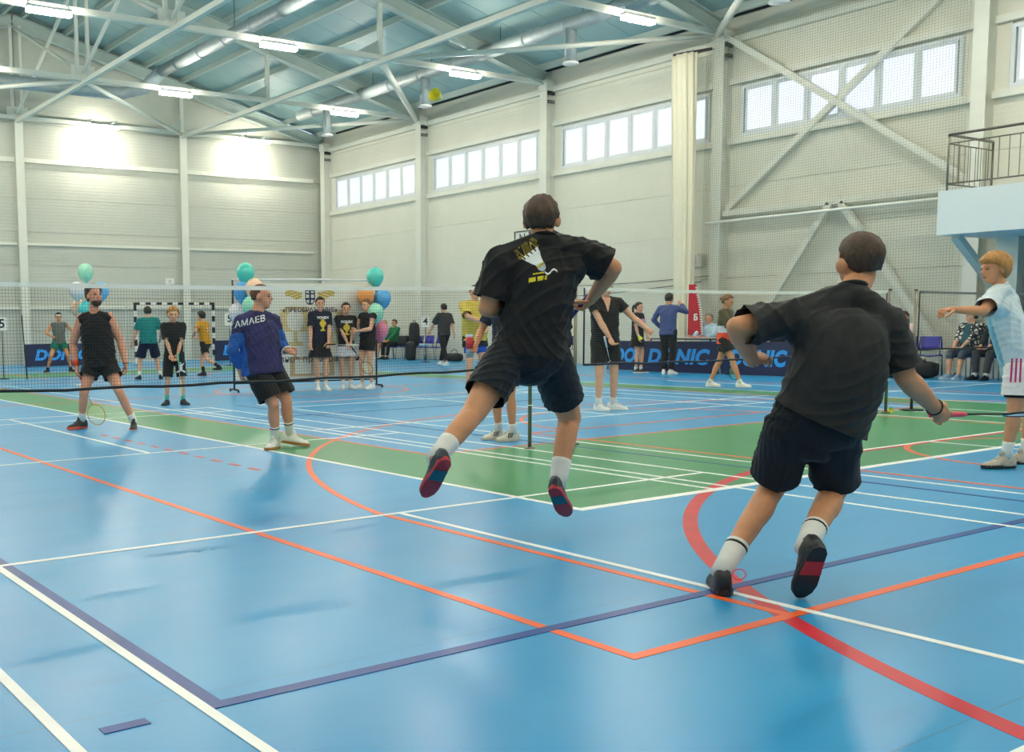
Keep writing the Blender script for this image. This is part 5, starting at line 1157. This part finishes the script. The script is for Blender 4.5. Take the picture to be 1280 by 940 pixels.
# handball goal with striped frame
gy = 33.3; gx0 = on_y(170, 430, gy).x; gx1 = gx0+3.0
goal = thing('handball_goal', 'handball goal with black and white striped frame before the gable', 'goal', (gx0, gy, 0)); GB = mat('goal_black', (24, 24, 26), .5); GW = mat('goal_white', (232, 232, 228), .5)
for sx in (gx0, gx1):
    for k in range(10): part('post_band', MB().box((sx-.04, gy-.04, .2*k), (sx+.04, gy+.04, .2*k+.2)), GB if k % 2 else GW, goal, fix=False)
for k in range(15): part('crossbar_band', MB().box((gx0-.04+.2053*k, gy-.04, 2.0), (gx0-.04+.2053*(k+1), gy+.04, 2.08)), GB if k % 2 == 0 else GW, goal, fix=False)
for sx in (gx0, gx1): part('stay', MB().tube([(sx, gy, 2.0), (sx, gy+.8, 1.95), (sx, gy+1.1, .03), (sx, gy, .03)], .018, 8), GW, goal, True)
part('ground_bar', MB().tube([(gx0, gy+1.1, .03), (gx1, gy+1.1, .03)], .018, 8), GW, goal, True)
mb = MB()
for k in range(31): x = gx0+.1*k; mb.bar((x, gy+.8, 1.95), (x, gy+1.1, .03), .003)
for k in range(20): z = .05+.1*k; mb.bar((gx0, gy+1.1-.3*z/1.95, z), (gx1, gy+1.1-.3*z/1.95, z), .003)
part('goal_net', mb, GW, goal)['kind'] = 'stuff'
p = on_y(172, 442, gy+.4); p.z = .12
tag(link('ball', MB().ellipsoid(p, [(.11, 0, 0), (0, .11, 0), (0, 0, .11)], 18, 12), mat('ball_lime', (206, 216, 110), .5), smooth=True), 'lime yellow ball lying in the goal', 'ball')

# surround boards
BOARD = mat('board_navy', (28, 36, 74), .6, var=.08); BTXT = mat('board_letter_blue', (48, 160, 240), .5, var=.03)
def board(label, a, b, h=.72, text='DONIC'):
    a, b = Vector((*a, 0)), Vector((*b, 0)); u = nrm(b-a); n = Vector((u.y, -u.x, 0)); n = n if n.dot(-a) > 0 else -n
    if n.cross(Z).dot(u) > 0: pass
    t = thing('surround_board', label, 'board', a); L = (b-a).length
    part('cover', MB().bar(a+Z*(h/2+.01)+u*.01, b+Z*(h/2+.01)-u*.01, .03, h), BOARD, t, bevel=.004)
    uu = u if u.dot(RH) > 0 else -u
    lettering(t, text, .46, (a+b)/2+Z*(h*.5)+n*.018, uu, Z, BTXT, shear=.22, bold=.022, sx=L*.68/1.45*1.0)
    for q in (a+u*.15, b-u*.15): part('stand', MB().bar(q-n*.2+Z*.012, q+n*.03+Z*.012, .02), R_BLACK, t)
    return t
board('navy surround board behind the far grey tank top player', (10.02, 32.9), (12.45, 32.9)); board('navy surround board beside the striped goal', (16.85, 32.9), (19.2, 32.9))
yb = lambda x, X=20.2: on_x(x, 450, X).y
y0, y1, y2, y3, y4 = yb(757, 20.4), yb(797), yb(900), yb(996), yb(1075)
board('navy surround board behind the ponytailed girl', (20.42, y0-1.9), (20.42, y0)); board('navy surround board behind the slate blue sweater man', (20.2, y2+.02), (20.2, y1)); board('navy surround board behind the olive shirt girl', (20.2, y3+.02), (20.2, y2-.02))

# numbered signs on poles
def sign(label, f, top, txt, w=.26, h=.34):
    t = thing('number_sign', label, 'sign', f); part('pole', MB().tube([f, f+Z*top], .012, 8), R_BLACK, t, True); part('foot', MB().tube([f, f+Z*.02], [.14, .13], 16), R_BLACK, t, True)
    n = nrm(Vector((-f.x, -f.y, 0))); u = Vector((-n.y, n.x, 0)); u = u if u.dot(RH) > 0 else -u; c = f+Z*(top+h/2)
    pl = part('plate', MB().bar(c-u*w/2, c+u*w/2, .01, h), GW, t); lettering(t, txt, .30, c+n*.008, u, Z, R_BLACK, 'digit', bold=.006); return t
sign('white sign reading 5 on a pole at the far court\'s edge', on_floor(5, 474), 1.18, '5'); sign('white sign reading 5 on a pole beside the striped goal', on_floor(288, 457), 1.25, '5', .3, .4)
f = on_floor(532, 453); sign('white sign on a pole by the empty chairs', f, 1.12, '4')
a, b = at(27, 394, 26), on_floor(34, 474)
tag(link('pole', MB().tube([b, at(27, 394, b.dot(WH)+.3)], .016, 8), R_BLACK, smooth=True), 'thin black leaning pole on the far court', 'pole')

# ------------------------------------------------------------------ seats, table and kit along the window wall
CBLUE = mat('chair_blue', (40, 44, 168), .35, var=.04); CHROME = mat('chair_steel', (170, 172, 176), .25, metal=.9)
def make_chair():
    t = thing('chair', 'chair', 'chair')
    def pt(n, mb, m, sm=False): o = link(n, fix_normals(mb.mesh(n)), m, t, sm, 0 if sm else .012); return o
    rings = []
    for j in range(7):
        y = -.22+.44*j/6; rings.append([(x*.22, y, .45+.015*abs(x)**2-.012*math.cos(y*5)+dz) for x, dz in ((-1, 0), (-.5, -.005), (0, -.008), (.5, -.005), (1, 0), (1, -.02), (0, -.028), (-1, -.02))])
    pt('seat', MB().loft(rings), CBLUE, True)
    rings = []
    for j in range(6):
        z = .56+.26*j/5; rings.append([(x*(.22-.006*j), -.22-.012*j+.02*abs(x)**2+dy, z) for x, dy in ((-1, 0), (-.5, -.01), (0, -.013), (.5, -.01), (1, 0), (1, -.018), (0, -.031), (-1, -.018))])
    pt('backrest', MB().loft(rings), CBLUE, True)
    for sx in (-1, 1):
        pt('leg', MB().tube([(sx*.21, .2, .44), (sx*.23, .23, 0)], .011, 8), CHROME, True); pt('leg', MB().tube([(sx*.21, -.2, .44), (sx*.23, -.24, 0)], .011, 8), CHROME, True); pt('back_support', MB().tube([(sx*.17, -.18, .44), (sx*.17, -.245, .80)], .010, 8), CHROME, True)
    return t
chair0 = make_chair(); USED = [False]
def chair(label, x, y, face):                           # face: world direction the seat looks to
    if USED[0]:
        r = chair0.copy(); COL.objects.link(r)
        for ch in list(chair0.children): c = ch.copy(); COL.objects.link(c); c.parent = r
    else: r = chair0; USED[0] = True
    r.location = (x, y, 0); r.rotation_euler = (0, 0, math.atan2(face[1], face[0])-math.pi/2); r['label'] = label; r['group'] = 'blue plastic chairs along the window wall'; return r
FX = (-1, -.1); FW = (-.96, .22)
def yx(px, X): return on_x(px, 440, X).y
YS = dict(wom=yx(1211, 21.95), drk=yx(1246, 21.8), emp=yx(1162, 21.95), blu=yx(1127, 21.9), bun=yx(970, 21.7), sml=yx(940, 21.7), off=yx(884, 22.0), e1=yx(545, 22), e2=yx(531, 22), rb=yx(518, 22), jk=yx(506, 22), grn=yx(492, 22), yel=yx(480, 22), pnk=yx(468, 22), kit=yx(704, 21.9))
for key, X, lab, fc in (('wom', 21.95, 'blue chair under the seated woman in patterned blouse', FW), ('drk', 21.8, 'blue chair under the seated person in dark trousers', FW), ('emp', 21.95, 'empty blue chair beside the patterned blouse woman', (-.9, -.4)), ('blu', 21.9, 'blue chair under the brown-haired person in pink', FX), ('bun', 21.7, 'blue chair under the seated person with black bun', FX), ('sml', 21.7, 'blue chair under the smaller seated person in black', FX), ('off', 22.0, 'blue chair behind the table of the officials', FX),
        ('e1', 22.0, 'first empty blue chair behind the walking man', FX), ('e2', 22.0, 'second empty blue chair, next to the pole sign', FX), ('rb', 22.0, 'blue chair holding the leaning racket bag', FX), ('jk', 22.0, 'blue chair heaped with a dark jacket', FX), ('grn', 22.0, 'blue chair under the person in green jacket', FX), ('yel', 22.0, 'blue chair under the person in yellow top', FX), ('pnk', 22.0, 'blue chair behind the pink balloon', FX), ('kit', 21.9, 'blue chair heaped with kit behind the net post', FX)):
    chair(lab, X, YS[key], fc)
def face_phi(x, y, fx):
    g = Vector((x, y, 0)); tv = nrm(-g); rv = nrm(Vector((y, -x, 0))); f = nrm(Vector((*fx, 0))); return math.degrees(math.atan2(f.dot(rv), f.dot(tv)))
def sitter(x, y, fx, H, spec, label, **kw):
    d = dict(an=((-.12, .40), (.12, .42)), wr=((-.10, .30, .66), (.10, .32, .66)), seat=.545, pel=(0, -.06)); d.update(kw)
    return stand((x, y), H, face_phi(x, y, fx), sp_(**spec), label, **d)
def pattern_mat():
    m = bpy.data.materials.new('cloth_floral'); m.use_nodes = True; nt = m.node_tree; b = nt.nodes['Principled BSDF']; tc = nt.nodes.new('ShaderNodeTexCoord'); v = nt.nodes.new('ShaderNodeTexVoronoi'); v.inputs['Scale'].default_value = 13; v.feature = 'DISTANCE_TO_EDGE'; nt.links.new(tc.outputs['Object'], v.inputs['Vector'])
    r = nt.nodes.new('ShaderNodeValToRGB'); r.color_ramp.interpolation = 'CONSTANT'; r.color_ramp.elements[0].color = (*s2l((30, 36, 44)), 1); r.color_ramp.elements[1].position = .16; r.color_ramp.elements[1].color = (*s2l((214, 214, 206)), 1); nt.links.new(v.outputs['Distance'], r.inputs[0]); nt.links.new(r.outputs[0], b.inputs['Base Color']); b.inputs['Roughness'].default_value = .85; return m
DENIM = cloth('denim', (70, 82, 96)); TEALD = cloth('dark_teal', (38, 84, 96))
sitter(21.95, YS['wom'], FW, 1.66, dict(voxel=.012, girth=1.22, belly=.05, hair_mat=H_DARK, hair='short', shoe=dict(mat=mat('shoe_sky', (146, 176, 206), .6), sole=SOLEW), upper=dict(mat=pattern_mat(), sleeve=1.5, hem=-.05, loose=1.12, name='blouse', mat2=(TEALD, lambda x, f, u, p: f > .05 and abs(x) < .075)), lower=dict(mat=DENIM, kind='trousers', len=1.25)), 'seated woman in black and white patterned blouse and grey capris', look=-75)
sitter(21.8, YS['drk'], FW, 1.74, dict(hair_mat=H_DARK, shoe=SHBK, sock=(SOCKW, .1), upper=dict(mat=cloth('dark_jacket', (34, 40, 50)), sleeve=1.95, name='jacket'), lower=dict(mat=cloth('grey_jeans', (66, 68, 72)), kind='trousers', len=1.9)), 'seated person in dark jacket and grey jeans behind the blond boy')
sitter(21.9, YS['blu'], FX, 1.66, dict(hair_mat=H_AUB, hair='long', shoe=W0, upper=dict(mat=cloth('blush', (226, 196, 192)), sleeve=1.9), lower=dict(mat=DENIM, kind='trousers', len=1.9)), 'seated person with long brown hair and blush top behind the running player')
sitter(21.7, YS['bun'], FX, 1.80, dict(hair_mat=H_DARK, hair='tied', shoe=SHBK, upper=dict(mat=BLACK, sleeve=.8), lower=dict(mat=cloth('jeans_blue', (74, 104, 138)), kind='trousers', len=1.9)), 'seated dark-haired person in black top and jeans behind the runner\'s arm', wr=((-.12, .34, .80), (.12, .36, .80)))
sitter(21.7, YS['sml'], FX, 1.68, dict(hair_mat=H_DARK, hair='short', skin=S_TAN, shoe=SHBK, upper=dict(mat=BLACK2, sleeve=.8), lower=dict(mat=BLACK, kind='trousers', len=1.9)), 'seated person in black, smaller, beside the olive shirt girl')
sitter(22.0, YS['off'], FX, 1.76, dict(hair_mat=H_GREY, hair='short', skin=S_PINK, shoe=SHBK, upper=dict(mat=cloth('sky_shirt', (176, 206, 224)), sleeve=1.9), lower=dict(mat=BLACK, kind='trousers', len=1.9)), 'grey-haired official in pale blue shirt seated behind the table', wr=((-.16, .34, .80), (.14, .36, .80)))
sitter(22.0, YS['grn'], FX, 1.78, dict(hair_mat=H_BROWN, shoe=SHBK, skin=S_TAN, upper=dict(mat=cloth('green_jacket', (16, 110, 66)), sleeve=1.95, name='jacket'), lower=dict(mat=BLACK, kind='trousers', len=1.9)), 'seated person in green jacket on the far chairs')
sitter(22.0, YS['yel'], FX, 1.72, dict(hair_mat=H_BLOND, shoe=W0, skin=S_TAN, upper=dict(mat=cloth('lime_top', (196, 196, 120)), sleeve=.6), lower=dict(mat=cloth('khaki', (120, 112, 80)), len=.7)), 'seated bare-legged person in yellow top on the far chairs', wr=((-.05, .34, .98), (.12, .3, .7)))
# officials' table
TY = YS['off']; t = thing('table', 'grey topped officials\' table behind the boards', 'table', (21.15, TY, 0)); TB = mat('table_top', (196, 196, 190), .5)
part('table_top', MB().box((20.85, TY-.95, .78), (21.45, TY+.85, .81)), TB, t, bevel=.005); part('edge', MB().box((20.845, TY-.96, .755), (21.455, TY+.86, .78)), R_BLACK, t, fix=False)
for x in (20.9, 21.4):
    for y in (TY-.9, TY+.8): part('leg', MB().tube([(x, y, 0), (x, y, .76)], .018, 8), CHROME, t, True)
for i, (x, y, c, l) in enumerate(((21.0, TY+.1, (230, 226, 220), 'stack of white score sheets on the table'), (21.1, TY-.4, (214, 120, 110), 'red folder lying on the table'))):
    mb = MB()
    for q in range(3): mb.box((x-.11+.004*q, y-.15+.006*q, .81+.008*q), (x+.11+.004*q, y+.15+.006*q, .817+.008*q))
    tag(link('paper', mb, mat('paper_%d' % i, c, .7)), l, 'paper')
# red feather flag
fx_ = 21.9; fy_ = on_x(868, 400, 21.9).y
t = thing('feather_flag', 'tall red feather flag with white fringe beside the table', 'flag', (fx_, fy_, 0)); RF = mat('flag_red', (186, 24, 44), .6, var=.08)
part('pole', MB().tube([(fx_, fy_+.19, 0), (fx_, fy_+.19, 2.15)], .014, 8), R_WHITE, t, True); part('base', MB().box((fx_-.2, fy_, 0), (fx_+.2, fy_+.4, .05)), R_BLACK, t, fix=False)
pr = [(.18, .85), (.18, 2.1), (-.02, 2.1), (-.16, 1.5), (-.24, .85)]
part('flag_cloth', MB().add([(fx_-.012, fy_+a, z) for a, z in pr]+[(fx_+.012, fy_+a, z) for a, z in pr], [tuple(range(5)), tuple(range(9, 4, -1))]+[(i, i+5, (i+1) % 5+5, (i+1) % 5) for i in range(5)]), RF, t)
for k in range(20):
    z = .88+k*.06; q = -.24+(z-.85)*.08/.65 if z < 1.5 else -.16+(z-1.5)*.14/.6; part('fringe', MB().bar((fx_-.02, fy_+q+.01, z), (fx_-.02, fy_+q-.05, z-.015), .02, .03), GW, t)
lettering(t, 'Б', .2, (fx_-.02, fy_-.05, 1.28), (0, -1, 0), Z, GW, 'letter', bold=.01)
# bags
def bag(label, c, sx, sy, sz, m, rot=0.0, strap=True, name='sports_bag'):
    c = Vector(c); t = thing(name, label, 'bag', c); ca_, sa_ = math.cos(rot), math.sin(rot); rings = []
    for j in range(9):
        y = -1+2*j/8; e = (1-abs(y)**8)**.125 if abs(y) < 1 else .7; e = max(e, .72); ring = []
        for i in range(20):
            a = 2*math.pi*i/20; X = math.copysign(abs(math.cos(a))**.6, math.cos(a))*sx/2*e; Zz = math.copysign(abs(math.sin(a))**.6, math.sin(a))*sz/2*e*(1+.05*math.sin(5*y+2*a)); Y = y*sy/2
            ring.append(c+Vector((X*ca_-Y*sa_, X*sa_+Y*ca_, Zz+sz/2)))
        rings.append(ring)
    part('bag_body', MB().loft(rings), m, t, True)
    if strap:
        u = Vector((-sa_, ca_, 0)); part('strap', MB().tube([c+u*sy*.25*math.cos(q)+Z*(sz*.95+.14*math.sin(q)) for q in np.linspace(0, math.pi, 9)], .012, 6), R_BLACK, t, True); part('zip', MB().bar(c-u*sy*.35+Z*sz*1.0, c+u*sy*.35+Z*sz*1.0, .02, .012), GW, t)
    return t
BAGB = mat('bag_black', (30, 31, 34), .7, var=.2, scale=10, bump=.4, bscale=20); BAGW = mat('bag_cream', (214, 204, 170), .7, var=.1)
bag('black sports bag on the floor beside the patterned blouse woman', (21.45, YS['emp']+.05, 0), .42, .85, .34, BAGB, .2); bag('cream towel bundle lying on the black sports bag', (21.45, YS['emp']+.05, .335), .22, .40, .10, BAGW, .2, False, 'towel_bundle'); bag('black and white bag under the blush top person', (21.4, YS['blu']+.1, 0), .35, .6, .28, mat('bag_mixed', (120, 122, 124), .7, var=.7, scale=14), .1)
bag('tall black racket bag leaning on a far chair', (22.0, YS['rb'], .46), .30, .30, .80, BAGB, 0); bag('dark jacket heaped on a far chair', (22.0, YS['jk'], .46), .40, .42, .36, BAGB, .3, False, 'jacket'); bag('black kit bag standing under the far chairs', (21.55, YS['e2']+.2, 0), .25, .35, .62, BAGB, 0)
bag('pale blue towel bundle next to the pole sign', (21.97, YS['e2'], .455), .25, .30, .10, mat('towel_blue', (150, 196, 220), .8), 0, False, 'towel_bundle'); bag('black backpack heaped on the chair behind the post', (21.9, YS['kit'], .46), .36, .40, .55, BAGB, 0); bag('dark kit bag on the floor behind the net post', (21.4, YS['kit']-.3, 0), .4, .7, .36, BAGB, .1); bag('small dark bag on the floor behind the yellow polo man', (21.9, yx(568, 21.9), .0), .3, .55, .26, BAGB, .2)
# things on the walls
def wallbox(label, x, y, z, w, h, m, cat, name, d=.14):
    t = thing(name, label, cat, (x, y, z)); part('case', MB().box((x-d, y-w/2, z-h/2), (x, y+w/2, z+h/2)), m, t, bevel=.02); part('grille', MB().box((x-d-.006, y-w*.38, z-h*.36), (x-d+.001, y+w*.38, z+h*.36)), mat('grille_grey', (196, 196, 190), .7), t, fix=False); return t
q = on_x(865, 325, 22.75); wallbox('white wall speaker beside the net curtain', 22.99, q.y, q.z, .3, .34, GW, 'speaker', 'wall_speaker', .22)
q = on_x(652, 298, 22.9); t = thing('wall_sign', 'small white sign with black letter N behind the jumper', 'sign', q); part('plate', MB().box((22.93, q.y-.3, q.z-.2), (22.97, q.y+.3, q.z+.2)), GW, t, fix=False)
fr = MB().box((22.90, q.y-.33, q.z+.2), (22.97, q.y+.33, q.z+.23)).box((22.90, q.y-.33, q.z-.23), (22.97, q.y+.33, q.z-.2)).box((22.90, q.y-.33, q.z-.2), (22.97, q.y-.30, q.z+.2)).box((22.90, q.y+.30, q.z-.2), (22.97, q.y+.33, q.z+.2)); part('frame', fr, R_BLACK, t, fix=False); lettering(t, 'N', .36, (22.925, q.y, q.z), (0, -1, 0), Z, R_BLACK, 'letter', bold=.008)
q = on_y(212, 352, YW-.1); t = thing('wall_box', 'small white switch box on the gable wall above the goal', 'box', q); part('case', MB().box((q.x-.18, YW-.12, q.z-.12), (q.x+.18, YW, q.z+.12)), GW, t, bevel=.01); part('switch', MB().box((q.x-.05, YW-.14, q.z-.05), (q.x+.05, YW-.115, q.z+.05)), mat('grille_grey', (196, 196, 190), .7), t, fix=False)
for pa, pb, l in (((22.90, 22.3, 2.28), (22.90, 17.0, 2.34), 'long dark wire sagging along the window wall'), ((22.90, 22.4, 1.95), (22.90, 17.3, 2.2), 'short dark wire rising along the window wall')):
    pa, pb = Vector(pa), Vector(pb); tag(link('wire', MB().tube([pa+(pb-pa)*i/12-Z*.05*math.sin(math.pi*i/12) for i in range(13)], .012, 6), R_BLACK, smooth=True), l, 'wire')
